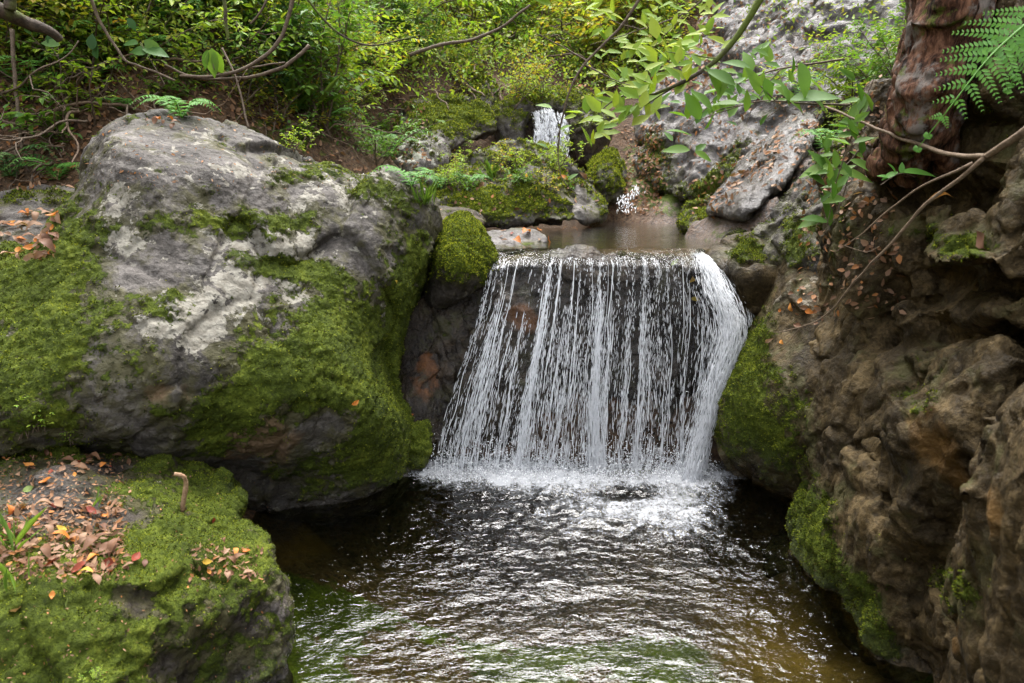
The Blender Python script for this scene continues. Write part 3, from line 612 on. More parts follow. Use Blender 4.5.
far_rock('flat_rock', [(478, 240, 4.7), (490, 231, 4.9), (515, 229, 5.0), (540, 232, 4.95), (548, 242, 4.7), (530, 250, 4.4), (495, 252, 4.35), (480, 248, 4.5)], [(510, 240, 4.55)], 'slab', 'flat pale rock lying at the left end of the waterfall lip', voxel=.012, back=.25, edge=.05, ep=5, disp=[('f', .03, 3), ('c', .02, 5)], wbase=.3, moss=[(530, 246, 14, 5, .8)])
far_rock('mossy_hummock', [(680, 226, 5.6), (690, 208, 5.9), (712, 203, 6.0), (735, 212, 5.7), (742, 228, 5.3), (725, 236, 5.0), (695, 236, 5.2)], [(712, 220, 5.3)], 'bankrock', 'low hummock of moss on the right shore of the upper pool', voxel=.016, mossbase=.3, mossup=.3, tuft=6000, tsize=.018, tmat='mossb', ep=6)
WS = far_rock('rock_slab', [(706, 214, 5.1), (716, 192, 5.4), (745, 158, 5.7), (780, 122, 5.9), (812, 112, 5.7), (818, 130, 5.3), (803, 160, 4.95), (775, 192, 4.65), (748, 216, 4.55)], [(760, 170, 5.0), (790, 140, 5.25), (735, 200, 4.85)], 'slab', 'pale wet slab scattered with brown leaves sloping down to the upper pool', voxel=.016, back=.3, edge=.06, ep=6, disp=[('f', .05, 1.6), ('c', .03, 3), ('r', .02, 7)], wbase=.75, mossbase=-.2)
far_rock('rock_slab', [(634, 135, 8.6), (650, 100, 9.0), (672, 70, 9.4), (700, 30, 9.8), (730, -40, 10.4), (900, -50, 7.6), (890, 40, 6.6), (850, 100, 6.0), (800, 150, 6.0), (745, 195, 6.0), (705, 206, 6.4), (665, 196, 7.2), (640, 165, 8.0)],
     [(690, 130, 7.5), (740, 90, 7.5), (790, 40, 7.6), (680, 165, 7.2), (730, 50, 8.4), (830, 40, 7.0), (780, 120, 6.5), (740, 150, 6.6)], 'slab', 'large grey sloping rock with leaf litter above the pale wet slab', voxel=.02, back=.5, edge=.1, ep=10, disp=[('f', .12, .8), ('s', .07, 1.6), ('c', .07, 1.5), ('c', .05, 3.4), ('f', .03, 6), ('f', .015, 14)],
     wbase=.3, mossbase=-.1, mossup=.05, moss=[(655, 165, 20, 40, .7), (720, 175, 50, 14, .6, -50), (700, 190, 30, 10, .6)], rust=[(690, 120, 50, 30, .9), (670, 170, 30, 30, .7)], tuft=6000, tsize=.022)

# ------------------------------------------------------------------ water
print('water')
def water_mat(name, tint, foam=True, bscale=1.0):
    s = NT(name)
    b = s.bump(s.math('ADD', s.noise(24 * bscale, 3, .6, 0, s.mapping((.7, 1.3, 1))), s.math('MULTIPLY', s.noise(60 * bscale, 2, .5, 0, s.mapping((.7, 1.3, 1))), .35)), .008, 1.0)
    fr = s.t.nodes.new('ShaderNodeFresnel'); fr.inputs['IOR'].default_value = 1.33; s.link(fr.inputs['Normal'], b)
    gl = s.shader('ShaderNodeBsdfGlossy', Color=(1, 1, 1), Roughness=.09, Normal=b)
    tr = s.shader('ShaderNodeBsdfTransparent', Color=tint)
    sh = s.mixs(s.math('MINIMUM', s.math('MULTIPLY', fr.outputs[0], 1.15), 1.0), tr, gl)
    if foam:
        fn = s.math('ADD', s.math('MULTIPLY', s.noise(9, 8, .7, .8), .6), s.math('MULTIPLY', s.noise(60, 5, .7, 1.0), .6))
        k = s.step(s.math('ADD', s.attr('foam'), s.math('MULTIPLY', s.math('SUBTRACT', fn, .6), 3.0)), .30, 1.0)
        fb = s.bump(s.noise(120, 4), .01, 1)
        wh = s.pbsdf((.36, .37, .385), .7, fb, .05)
        sh = s.mixs(s.math('MULTIPLY', k, .93), sh, wh)
    return s.done(sh)
# lower pool
px_ = np.arange(-1.9, 2.1, .0125); py_ = np.concatenate([np.arange(-2, 1.2, .06), np.arange(1.2, 4.05, .0125)])
X, Y = np.meshgrid(px_, py_); x, y = X.ravel(), Y.ravel()
q = np.stack([x, y, 0 * x], -1)
fallx = (x - .18); r = np.sqrt((fallx * .75) ** 2 + (y - 3.75) ** 2)
nz = np.zeros(len(x)); 
near = np.exp(-r / .75)
wx = x + .25 * noise(q * 1.1); wy = y + .2 * noise(q * 1.3 + 7)
nz += .008 * fbm(np.stack([wx * 2.2, wy * 4.4, 0 * x], -1), 2)
nz += .0058 * fbm(np.stack([wx * 6, wy * 12, 0 * x + 3], -1), 2)
nz += .0040 * fbm(np.stack([wx * 22, wy * 34, 0 * x + 8], -1), 2)
nz += near * .035 * fbm(q * 9, 4) + near ** 2 * .03 * fbm(q * 22 + 3, 3)
ppx, ppy = proj(q)
foam = blob(ppx, ppy, [(645, 497, 96, 26, .52), (600, 470, 150, 18, .65), (470, 474, 70, 18, .70), (540, 480, 60, 16, .45), (680, 515, 55, 22, .3), (430, 470, 30, 12, .5), (700, 478, 40, 16, .6), (625, 496, 26, 6, -.6), (650, 530, 85, 24, .16), (545, 505, 120, 24, .26), (590, 535, 170, 36, .24), (680, 560, 70, 30, .1)], -.12)
foam = foam * .90 - .05
nz += np.clip(foam, 0, 1) * (.02 + .02 * noise(q * 15) + .02 * noise(q * 40))
q[:, 2] = nz
I = np.arange(X.size).reshape(X.shape)
Qp = np.stack([I[:-1, :-1], I[:-1, 1:], I[1:, 1:], I[1:, :-1]], -1).reshape(-1, 4)
M['water'] = water_mat('stream_water', (.52, .56, .38))
o = obj('lower_pool', mesh_np('lower_pool', q, Qp, M['water'], True, dict(foam=foam)))
tag(o, 'rippled dark pool with white foam under the main waterfall', 'water', kind='structure')
# upper pool
X, Y = np.meshgrid(np.arange(-1.0, 2.3, .03), np.arange(4.26, 7.9, .03)); q = np.stack([X.ravel(), Y.ravel(), 0 * X.ravel()], -1)
q[:, 2] = UP + .004 * fbm(q * [3, 5, 1], 3) + .004 * np.exp(-(q[:, 1] - 4.0) / .3) * noise(q * [14, 6, 1])
I = np.arange(X.size).reshape(X.shape); Qp = np.stack([I[:-1, :-1], I[:-1, 1:], I[1:, 1:], I[1:, :-1]], -1).reshape(-1, 4)
M['water_up'] = water_mat('calm_stream_water', (.62, .60, .46), False, .5)
tag(obj('upper_pool', mesh_np('upper_pool', q, Qp, M['water_up'])), 'calm shallow pool above the main waterfall', 'water', kind='structure')

def drop_mat():
    s = NT('white_water')
    p = s.pbsdf((.90, .91, .93), .2, None, .5); t = s.shader('ShaderNodeBsdfTranslucent', Color=(.93, .94, .96))
    return s.done(s.mixs(.45, p, t))
M['drop'] = drop_mat()
def sheet_mat(name, dens, vec_scale, soft=.28, amt=.85):
    """thin running water: clear film with aerated white streaks along the flow"""
    s = NT(name)
    uv = s.t.nodes.new('ShaderNodeUVMap').outputs[0]
    m1 = s.mapping(vec_scale, uv)
    n = s.math('ADD', s.math('MULTIPLY', s.noise(1.0, 6, .6, .3, m1), .6), s.math('MULTIPLY', s.noise(4.0, 4, .6, .4, m1), .45))
    k = s.step(s.math('ADD', n, s.attr('white')), 1.02 - dens, 1.02 + soft - dens)
    b = s.bump(n, .02, 1)
    wh = s.mixs(.4, s.pbsdf((.82, .85, .90), .3, b, .5), s.shader('ShaderNodeBsdfTranslucent', Color=(.85, .88, .93)))
    fr = s.t.nodes.new('ShaderNodeFresnel'); fr.inputs['IOR'].default_value = 1.33; s.link(fr.inputs['Normal'], b)
    film = s.mixs(s.math('MULTIPLY', fr.outputs[0], .7), s.shader('ShaderNodeBsdfTransparent', Color=(.93, .94, .95)), s.shader('ShaderNodeBsdfGlossy', Color=(1, 1, 1), Roughness=.12, Normal=b))
    return s.done(s.mixs(s.math('MULTIPLY', k, amt), film, wh))
def uv_mesh(name, V, Qs, uv, mat, attrs):
    me = mesh_np(name, V, Qs, mat, True, attrs)
    l = me.uv_layers.new(name='UVMap'); vi = np.zeros(len(me.loops), np.int32); me.loops.foreach_get('vertex_index', vi)
    l.data.foreach_set('uv', uv[vi].astype(np.float32).ravel()); return me
def spindles(P, D, L, rad):
    """short stretched beads of water"""
    N = len(P); D = D / (np.linalg.norm(D, axis=1)[:, None] + 1e-9)
    A = np.cross(D, [.2, 1, .1]); A /= np.linalg.norm(A, axis=1)[:, None]; B = np.cross(D, A)
    prof = [(-.5, .12), (-.2, .8), (.2, 1.0), (.5, .25)]
    V = []
    for s_, r_ in prof:
        for th in (0, 2.094, 4.189):
            V.append(P + D * (L * s_)[:, None] + (A * math.cos(th) + B * math.sin(th)) * (rad * r_)[:, None])
    V = np.stack(V, 1); Qs = []
    for k in range(3):
        for j in range(3): Qs.append((k * 3 + j, k * 3 + (j + 1) % 3, k * 3 + 3 + (j + 1) % 3, k * 3 + 3 + j))
    Qs = (np.array(Qs)[None] + (np.arange(N) * 12)[:, None, None]).reshape(-1, 4)
    return V.reshape(-1, 3), Qs
# main fall: every stream line leaves the lip and drops; u across, v down
def fall_pt(u, v, jit=0):
    q1 = np.stack([u * 5, 0 * u, 0 * u + 1.5], -1); w1 = fbm(q1, 4)
    xt = np.interp(u, [0, 1], [at(490, 256, 4.05)[0], at(712, 262, 4.05)[0]])
    xb = np.interp(u, [0, .25, .5, .75, 1], [at(q_, 468, 3.68)[0] for q_ in (436, 512, 590, 650, 704)])
    k = sstep(v, 0, 1) * .5 + v * .5
    k = np.clip((v - .15) / .85, 0, 1) * .6 + .4 * sstep(v, .1, 1)
    x = xt + (xb - xt) * k + .03 * noise(np.stack([u * 9, v * 2, 0 * u], -1)) * v
    w2 = fbm(np.stack([u * 13, 0 * u, 0 * u + 4.5], -1), 3)
    z0 = UP - .004 - .035 * sstep(np.abs(u - .5), .38, .5) - .05 * np.clip(w1 + .5 * w2, 0, 1)
    s_ = np.clip(v / .2, 0, 1); t = np.clip((v - .2) / .8, 0, 1)
    z = (UP - .004) + (z0 - UP + .004) * sstep(s_, .1, .9) - .07 * s_ ** 2
    z = z * (1 - t) - .01 * t
    y = 4.29 - (.29 - .06 * w1) * s_ - .34 * (1 - (1 - t) ** 1.5) - (.06 * w1) * t
    return np.stack([x, y - jit, z], -1)
uu, vv = np.meshgrid(np.linspace(0, 1, 260), np.linspace(-.0, 1, 120)); u, v = uu.ravel(), vv.ravel()
prof = fbm(np.stack([u * 26, v * .9, 0 * u], -1), 3); prof2 = noise(np.stack([u * 60 + prof, v * 3, 0 * u + 4], -1))
V = fall_pt(u, v); V[:, 1] -= (.035 * prof + .014 * prof2) * sstep(v, .02, .3); V[:, 2] += (.010 * noise(np.stack([u * 55, v * 30, 0 * u + 1], -1)) + .006 * noise(np.stack([u * 120, v * 60, 0 * u + 2], -1))) * (1 - sstep(v, .2, .5))
white = .22 * np.exp(-((u - .50) / .05) ** 2) * sstep(v, .25, .5) + .1 * np.exp(-((u - .72) / .06) ** 2) + .10 * sstep(v, .55, 1) - .16 * (1 - sstep(v, .0, .12)) - .12 * np.exp(-((u - .18) / .12) ** 2 - ((v - .3) / .2) ** 2) - .15 * np.exp(-((u - .9) / .08) ** 2) + .08 * prof
I = np.arange(uu.size).reshape(uu.shape); Qf = np.stack([I[:-1, :-1], I[1:, :-1], I[1:, 1:], I[:-1, 1:]], -1).reshape(-1, 4)
fall = empty('waterfall', (.2, 3.8, 0), 'broad curtain of white strands falling over the dark rock step into the lower pool', 'waterfall'); fall['kind'] = 'structure'
off0 = np.array([.2, 3.8, 0])
obj('water_curtain', uv_mesh('water_curtain', V - off0, Qf, np.stack([u, v], -1), sheet_mat('falling_water', .36, (58, 2.6, 1), .40, .75), dict(white=white)), fall)
K = 64
sc_ = np.sort(rng.random(K)); sw = rng.uniform(.002, .007, K); si = rng.gamma(1.3, 1.0, K); sv = rng.uniform(.0, .5, K)
sc_ = np.concatenate([sc_, [.495, .505, .50, .70, .73, .28, .12, .10, .36, .62]]); sw = np.concatenate([sw, [.006, .008, .012, .008, .01, .009, .008, .012, .008, .008]])
si = np.concatenate([si, [5, 5, 5, 4, 3, 3.5, 3, 3, 3, 3]]); sv = np.concatenate([sv, [.2, .3, .6, .15, .3, .3, .35, .5, .35, .4]])
N = 8000
ks = rng.choice(len(sc_), N, p=si / si.sum())
v = np.maximum(sv[ks], .14); v = v + (1 - v) * rng.random(N)
u = sc_[ks] + sw[ks] * rng.normal(size=N) * (.5 + 1.3 * v) + .010 * noise(np.stack([sc_[ks] * 50, v * 2.2, 0 * v], -1))
N2 = 17000; u2 = rng.random(N2); v2 = .13 + .87 * rng.random(N2) ** 1.2
st = fbm(np.stack([u2 * 34, v2 * 4.5, 0 * u2 + 2], -1), 3); k2 = rng.random(N2) < sstep(st, -.15, .35); u2, v2 = u2[k2], v2[k2]
grp = np.concatenate([np.ones(N), np.zeros(len(u2))]); u = np.concatenate([u, u2]); v = np.concatenate([v, v2])
gap = noise(np.stack([u * 16, v * 5, 0 * u + 9], -1))
keep = rng.random(len(u)) > .8 * np.exp(-((u - .15) / .08) ** 2 - ((v - .30) / .2) ** 2) + .75 * np.exp(-((u - .90) / .05) ** 2) * (v < .8) + .5 * sstep(gap, .1, .5)
keep &= (u > -.01) & (u < 1.01); u, v, grp = u[keep], v[keep], grp[keep]; N = len(u)
P0 = fall_pt(u, v, .012 + .05 * rng.random(N) * v); D = fall_pt(u, np.minimum(v + .02, 1.02)) - fall_pt(u, v) + rng.normal(size=(N, 3)) * .0016
L = rng.uniform(.012, .055, N) * (.45 + 1.1 * v * (grp + .3)); rad = rng.uniform(.0006, .0023, N) * (.7 + .6 * grp * v)
Vd, Qd = spindles(P0, D, L, rad)
obj('falling_drops', mesh_np('falling_drops', Vd - off0, Qd, M['drop']), fall)
mbs = MB()
for k in range(95):
    uc = sc_[rng.choice(len(sc_), p=si / si.sum())] + rng.normal(0, .008); v0 = rng.uniform(.14, .75); v1 = min(1.0, v0 + rng.uniform(.12, .6)); n = 36
    vv_ = np.linspace(v0, v1, n); us = uc + (.005 + .014 * vv_) * noise(np.stack([uc * 90 + 0 * vv_, vv_ * 6, 0 * vv_ + k], -1))
    rr = rng.uniform(.0012, .0034) * np.sin(np.linspace(.12, 3.0, n)) ** .6 * (.7 + .9 * np.abs(noise(np.stack([0 * vv_ + k * 3.7, vv_ * 16, 0 * vv_], -1))))
    mbs.tube(fall_pt(us, vv_, .015 + .02 * rng.random()) - off0, np.maximum(rr, .0006), 5, False)
obj('strands', mbs.mesh('strands', M['drop']), fall)
# splash above the foam
N = 9000
u = rng.random(N); b = fall_pt(u, np.ones(N)); hgt = rng.exponential(.05, N)
Ps = b + np.stack([rng.normal(0, .03, N), -np.abs(rng.normal(0, .10, N)) + .03, hgt], -1)
Vd, Qd = spindles(Ps, rand_dirs(N, .8), rng.uniform(.004, .014, N), rng.uniform(.0015, .0035, N))
obj('splash', mesh_np('splash', Vd - off0, Qd, M['drop']), fall)
# white chute on the right
ch = np.array([at(*p) for p in [(698, 253, 4.28), (706, 262, 4.08), (719, 292, 3.88), (729, 322, 3.78), (726, 350, 3.71), (714, 388, 3.64), (702, 430, 3.58), (692, 470, 3.52), (684, 500, 3.48)]])
cw = np.array([.035, .055, .10, .11, .10, .085, .075, .075, .085])
cl = spline(ch, 90); cwl = np.interp(np.linspace(0, 1, 90), np.linspace(0, 1, 9), cw)
def chute_pt(s_, a):
    i = np.clip(s_ * 89, 0, 88.999); k = i.astype(int); f = (i - k)[:, None]
    c = cl[k] * (1 - f) + cl[k + 1] * f; wd = cwl[k]
    c = c.copy(); c[:, 0] += a * wd; c[:, 1] += .06 * a * a; c[:, 2] += 0
    return c
aa, ss = np.meshgrid(np.linspace(-1, 1, 40), np.linspace(0, 1, 120)); a, s_ = aa.ravel(), ss.ravel()
V = chute_pt(s_, a); V[:, 1] -= .03 * fbm(np.stack([a * 4, s_ * 5, 0 * a], -1), 4)
I = np.arange(aa.size).reshape(aa.shape); Qf = np.stack([I[:-1, :-1], I[1:, :-1], I[1:, 1:], I[:-1, 1:]], -1).reshape(-1, 4)
chute = empty('waterfall', (.9, 3.7, 0), 'narrow frothy white chute hugging the right rock beside the main curtain', 'waterfall'); chute['kind'] = 'structure'
offc = np.array([.9, 3.7, 0])
obj('water_curtain', uv_mesh('chute_sheet', V - offc, Qf, np.stack([a * .5, s_], -1), sheet_mat('chute_water', .50, (16, 5, 1), .36, .8), dict(white=.20 - .42 * np.abs(a) ** 1.6 + .25 * fbm(np.stack([a * 3, s_ * 9, 0 * a + 3], -1), 4))), chute)
N = 5200
a = rng.normal(0, .48, N) * (1 + .6 * (rng.random(N) < .12)); s_ = rng.random(N); P0 = chute_pt(s_, a); P1 = chute_pt(np.minimum(s_ + .02, 1), a)
P0[:, 1] -= .02 + .03 * rng.random(N)
Vd, Qd = spindles(P0, chute_pt(np.minimum(s_ + .02, 1), a) - chute_pt(s_, a) + rng.normal(size=(N, 3)) * .0025, rng.uniform(.01, .085, N), rng.uniform(.0007, .0026, N))
obj('falling_drops', mesh_np('chute_drops', Vd - offc, Qd, M['drop']), chute)
# upper fall
uf = empty('waterfall', at(552, 170, 8.6), 'small distant white waterfall between mossy boulders above the upper pool', 'waterfall'); uf['kind'] = 'structure'
offu = np.array(uf.location)
def up_pt(u, v):
    return at(530 + 34 * u + (6 + 4 * u) * v + 2 * np.sin(v * 7), 110 + 9 * np.abs(u - .45) ** 1.5 + 1.5 * np.sin(u * 9) + 60 * v, 8.98 - .5 * v ** .7 - .1 * np.abs(u - .5))
uu, vv = np.meshgrid(np.linspace(0, 1, 50), np.linspace(0, 1, 50)); u, v = uu.ravel(), vv.ravel(); V = up_pt(u, v)
V[:, 1] -= .08 * fbm(np.stack([u * 6, v * 4, 0 * u], -1), 3)
I = np.arange(uu.size).reshape(uu.shape); Qf = np.stack([I[:-1, :-1], I[1:, :-1], I[1:, 1:], I[:-1, 1:]], -1).reshape(-1, 4)
obj('water_curtain', uv_mesh('upper_sheet', V - offu, Qf, np.stack([u, v], -1), sheet_mat('upper_water', .34, (26, 2.4, 1), .4, .45), dict(white=.14 - 1.1 * np.abs(u - .5) ** 2 + .3 * fbm(np.stack([u * 5, v * 4, 0 * u], -1), 4))), uf)
N = 1500; u = np.clip(rng.choice([.12, .2, .32, .4, .55, .62, .8, .9], N) + rng.normal(0, .045, N), 0, 1); v = rng.random(N); P0 = up_pt(u, v); P0[:, 1] -= .02 + .08 * rng.random(N)
Vd, Qd = spindles(P0, up_pt(u, v + .02) - up_pt(u, v) + rng.normal(size=(N, 3)) * .004, rng.uniform(.03, .13, N), rng.uniform(.002, .0055, N))
obj('falling_drops', mesh_np('upper_drops', Vd - offu, Qd, M['drop']), uf)
tk = empty('waterfall', at(630, 212, 7.0), 'thin trickle of white water at the back right of the upper pool', 'waterfall'); tk['kind'] = 'structure'
N = 120; t_ = rng.random(N); P0 = at(634 - 12 * t_ + rng.normal(0, 1, N) * (2 + 5 * t_) + 3 * np.sin(t_ * 9), 186 + 26 * t_, 7.35 - .45 * t_)
Vd, Qd = spindles(P0, np.tile([-.1, -.6, -.6], (N, 1)) + rng.normal(size=(N, 3)) * .2, rng.uniform(.01, .06, N), rng.uniform(.003, .006, N))
obj('falling_drops', mesh_np('trickle', Vd - np.array(tk.location), Qd, M['drop']), tk)
# ------------------------------------------------------------------ plants and litter
print('plants')
from mathutils.bvhtree import BVHTree
def allgeo(objs):
    Vs, Fs, n = [], [], 0
    for o in objs:
        me = o.data; v = np.zeros(len(me.vertices) * 3, np.float32); me.vertices.foreach_get('co', v); v = v.reshape(-1, 3) + np.array(o.location)
        q = np.zeros(len(me.loops), np.int32); me.loops.foreach_get('vertex_index', q); q = q.reshape(-1, 4) if len(me.loops) == 4 * len(me.polygons) else q.reshape(-1, 3)
        Vs.append(v); Fs += (q + n).tolist(); n += len(v)
    return BVHTree.FromPolygons(np.concatenate(Vs).tolist(), Fs)
SOLID = allgeo([o for o in bpy.data.objects if o.type == 'MESH' and o.parent is None and o.name.split('.')[0] not in ('lower_pool', 'upper_pool')])
EYE = Vector((0, 0, CAMZ))
def hit(px, py, ymin=0):
    d = Vector(at(px, py, 1.0)) - EYE; h = SOLID.ray_cast(EYE, d.normalized(), 60)
    if h[0] is None or h[0].y < ymin: return None
    n = h[1]
    if n.dot(d) > 0: n = -n
    return np.array(h[0]), np.array(n)
def ground_z(x, y):
    h = SOLID.ray_cast(Vector((x, y, 40)), Vector((0, 0, -1)), 80)
    return h[0].z if h[0] else float(terrain_z(x, y)[0])

LM = {
    'bright': leaf_mat('bright_leaf', [(.13, .24, .025), (.21, .31, .035), (.28, .34, .04), (.17, .28, .05)], .40),
    'mid': leaf_mat('green_leaf', [(.05, .12, .02), (.09, .18, .028), (.14, .24, .035), (.10, .20, .05)], .36),
    'deep': leaf_mat('deep_leaf', [(.02, .06, .018), (.04, .10, .025), (.07, .15, .035), (.10, .17, .05)], .25, .5, spec=.15),
    'autumn': leaf_mat('turning_leaf', [(.18, .29, .03), (.27, .33, .04), (.34, .34, .04), (.36, .22, .04), (.20, .30, .04), (.24, .32, .04)], .40),
    'cover': leaf_mat('cover_leaf', [(.07, .15, .025), (.13, .23, .03), (.20, .29, .035), (.26, .32, .04), (.10, .19, .03), (.34, .30, .05), (.16, .25, .035)], .40),
    'fern': leaf_mat('fern_leaf', [(.07, .19, .03), (.11, .26, .04), (.09, .22, .05)], .35),
    'grass': leaf_mat('grass_blade', [(.10, .20, .03), (.18, .27, .05)], .35),
}
DM = {
    'brown': leaf_mat('brown_dead_leaf', [(.15, .075, .045), (.19, .10, .055), (.12, .06, .04)], .15, .55, False),
    'pink': leaf_mat('pale_dead_leaf', [(.22, .13, .085), (.28, .17, .11)], .15, .55, False),
    'orange': leaf_mat('orange_dead_leaf', [(.45, .16, .035), (.38, .12, .03), (.50, .22, .05)], .2, .5, False),
    'yellow': leaf_mat('yellow_dead_leaf', [(.50, .36, .06), (.55, .33, .05)], .25, .5, False),
    'green': leaf_mat('pale_green_leaf', [(.26, .33, .11), (.30, .36, .14)], .25, .5, False),
    'red': leaf_mat('dark_red_leaf', [(.16, .03, .02), (.22, .05, .03)], .15, .5, False),
    'litter': leaf_mat('mixed_litter', [(.12, .06, .035), (.17, .09, .05), (.26, .16, .11), (.30, .12, .035), (.20, .11, .07), (.33, .20, .12), (.10, .05, .03)], .12, .6),
}
BK = {'twig': bark_mat('twig_bark', (.05, .035, .025), (.17, .125, .085), 30), 'dark': bark_mat('dark_bark', (.022, .016, .011), (.085, .06, .042), 22, .3),
      'pale': bark_mat('pale_twig', (.10, .07, .045), (.26, .19, .13), 30), 'root': bark_mat('root_bark', (.06, .04, .026), (.22, .15, .10), 26)}

def walk(p, d, n, step, jit, pull=(0, 0, 0)):
    pts = [np.array(p, float)]; d = np.array(d, float)
    for _ in range(n):
        d = d + rng.normal(size=3) * jit + np.array(pull); d /= np.linalg.norm(d); pts.append(pts[-1] + d * step)
    return np.array(pts)
def twig_leaves(fm, pts, n, L, shape, wr, both=True, droop=.25, t0=.15):
    t = np.linspace(t0, 1, n); k = t * (len(pts) - 1); i = np.minimum(k.astype(int), len(pts) - 2); f = (k - i)[:, None]
    P = pts[i] * (1 - f) + pts[i + 1] * f; T = pts[i + 1] - pts[i]; T /= np.linalg.norm(T, axis=1)[:, None] + 1e-9
    up = np.array([0, 0, 1.0]) + rng.normal(size=(n, 3)) * .28
    sd_ = np.cross(T, up); sd_ /= np.linalg.norm(sd_, axis=1)[:, None] + 1e-9
    sg = np.where(np.arange(n) % 2 == 0, 1, -1)[:, None] * 1.0
    d = T * rng.uniform(.3, .9, (n, 1)) + sd_ * sg * rng.uniform(.6, 1.1, (n, 1)) + np.array([0, 0, -droop]) * rng.uniform(.2, 1.6, (n, 1))
    d[-1] = T[-1] + [0, 0, -droop]
    l = L * rng.uniform(.6, 1.25, n)
    fm.leaves(P, d, up, l, l * wr, shape, rng.uniform(0, .3, n), .3)
def shrub_meshes(seed, h, spread, stems, twigs, nl, L, lm, shape='ovate', wr=.5, lean=(0, 0), bark='twig'):
    global rng
    keep = rng; rng = np.random.default_rng(seed)
    sm, fm = MB(), MB()
    for k in range(stems):
        a = rng.uniform(0, 2 * math.pi); o = rng.uniform(.2, 1.0) * spread
        d = np.array([math.cos(a) * o + lean[0], math.sin(a) * o + lean[1], 1.0])
        p = walk((rng.normal(0, .04), rng.normal(0, .04), -.08), d, 9, h / 9 * rng.uniform(.7, 1.15), .13, (d[0] * .06, d[1] * .06, -.05))
        sm.tube(p, np.linspace(.011, .003, 10) * (h / 1.1) ** .5, 5)
        for j in range(twigs):
            i = rng.integers(2, 10); b = rng.uniform(0, 2 * math.pi)
            td = np.array([math.cos(b), math.sin(b), rng.uniform(-.1, .6)]) + .5 * (p[min(i, 9)] - p[min(i, 9) - 1]) / (h / 9)
            q = walk(p[i], td, 5, h * rng.uniform(.035, .075), .16, (0, 0, -.03))
            sm.tube(q, np.linspace(.0035, .0015, 6), 3, False)
            twig_leaves(fm, q, nl, L, shape, wr)
    rng = keep
    return sm.mesh('stem', BK[bark], True), fm.mesh('foliage', lm, False)
PROTO = {}
def proto(key, *a, **k):
    PROTO[key] = shrub_meshes(*a, **k)
proto('bright1', 1, 1.25, .75, 8, 16, 9, .075, LM['bright'], 'ovate', .48)
proto('bright2', 2, 1.0, .9, 8, 15, 9, .062, LM['bright'], 'ovate', .5)
proto('mid1', 3, 1.2, .8, 8, 16, 9, .078, LM['mid'], 'ovate', .5)
proto('mid2', 4, 1.0, 1.0, 9, 14, 8, .066, LM['mid'], 'lance', .42)
proto('deep1', 5, 1.1, .9, 8, 14, 8, .085, LM['deep'], 'ovate', .46, bark='dark')
proto('autumn1', 6, 1.3, .8, 8, 15, 8, .080, LM['autumn'], 'ovate', .55)
proto('autumn2', 8, 1.1, .9, 9, 14, 8, .070, LM['autumn'], 'ovate', .55)
proto('sprig1', 9, .36, .8, 5, 7, 6, .040, LM['bright'], 'ovate', .5)
proto('sprig2', 10, .30, .9, 5, 7, 6, .045, LM['mid'], 'ovate', .45)
proto('sprig3', 11, .40, .6, 4, 7, 6, .036, LM['autumn'], 'ovate', .5)
def place_shrub(key, x, y, z, sc, rz, label, cat='shrub', group=None, name=None):
    r = empty(name or ('shrub' if cat == 'shrub' else 'small_plant'), (x, y, z), label, cat, group)
    r.rotation_euler = (rng.normal(0, .08), rng.normal(0, .08), rz); r.scale = (sc, sc, sc)
    sm, fm = PROTO[key]; obj('stem', sm, r); obj('foliage', fm, r); return r
def shrub_at(key, px, Y, sc, label, group, sink=0.0):
    x = float(at(px, 100, Y)[0]); z = ground_z(x, Y); place_shrub(key, x, Y, z - sink, sc, rng.uniform(0, 6.28), label, 'shrub', group)
# the bright shrub over the stream and its neighbours (placed one by one)
for key, px, Y, sc, lab in [
    ('bright1', 338, 7.0, 1.15, 'bright green leafy shrub arching over the bank left of the stone pile'),
    ('mid1', 318, 6.2, 1.0, 'mid green shrub leaning out right behind the top of the huge boulder'),
    ('bright1', 415, 10.6, 1.3, 'bright green shrub behind the highest boulder of the stone pile'),
    ('autumn1', 628, 11.6, 1.1, 'yellowing shrub on the slope straight above the leafy gully'),
    ('mid2', 372, 6.6, .75, 'low green shrub at the foot of the earth bank beside the fern')]:
    shrub_at(key, px, Y, sc, lab, 'shrubs round the stone pile')
for i in range(44):   # crest of the left bank
    px = -60 + 480 * ((i * 7 % 44) + rng.random()) / 44; Y = float(np.interp(px, [-60, 150, 300, 420], [4.75, 5.25, 6.5, 9.6])) + (rng.uniform(-.05, .35) if i % 2 else rng.uniform(.3, 1.5))
    k = ['mid1', 'deep1', 'mid2', 'bright2', 'mid1', 'autumn2', 'mid2', 'bright1'][i % 8]
    shrub_at(k, px, Y, rng.uniform(.55, .95), {'mid1': 'dense mid green shrub on the crest of the left earth bank', 'deep1': 'dark glossy leaved shrub on the crest of the left earth bank', 'mid2': 'green shrub with narrow leaves on the crest of the left earth bank',
        'bright2': 'light green small leaved shrub on the crest of the left earth bank', 'autumn2': 'shrub turning yellow on the crest of the left earth bank', 'bright1': 'tall light green shrub on the crest of the left earth bank'}[k], 'shrubs along the top of the left bank')
for i in range(46):   # the slope behind the stream
    px = rng.uniform(410, 675); Y = rng.uniform(11.6, 17)
    k = ['autumn1', 'bright1', 'autumn2', 'mid1', 'bright2', 'autumn1'][i % 6]
    shrub_at(k, px, Y, rng.uniform(.8, 1.35), {'autumn1': 'yellow and orange tinged shrub on the slope behind the upper waterfall', 'autumn2': 'low yellowing shrub on the slope behind the upper waterfall', 'bright1': 'bright green shrub on the slope behind the upper waterfall',
        'mid1': 'darker green shrub on the slope behind the upper waterfall', 'bright2': 'small leaved bright green shrub on the slope behind the upper waterfall'}[k], 'shrubs on the far slope')
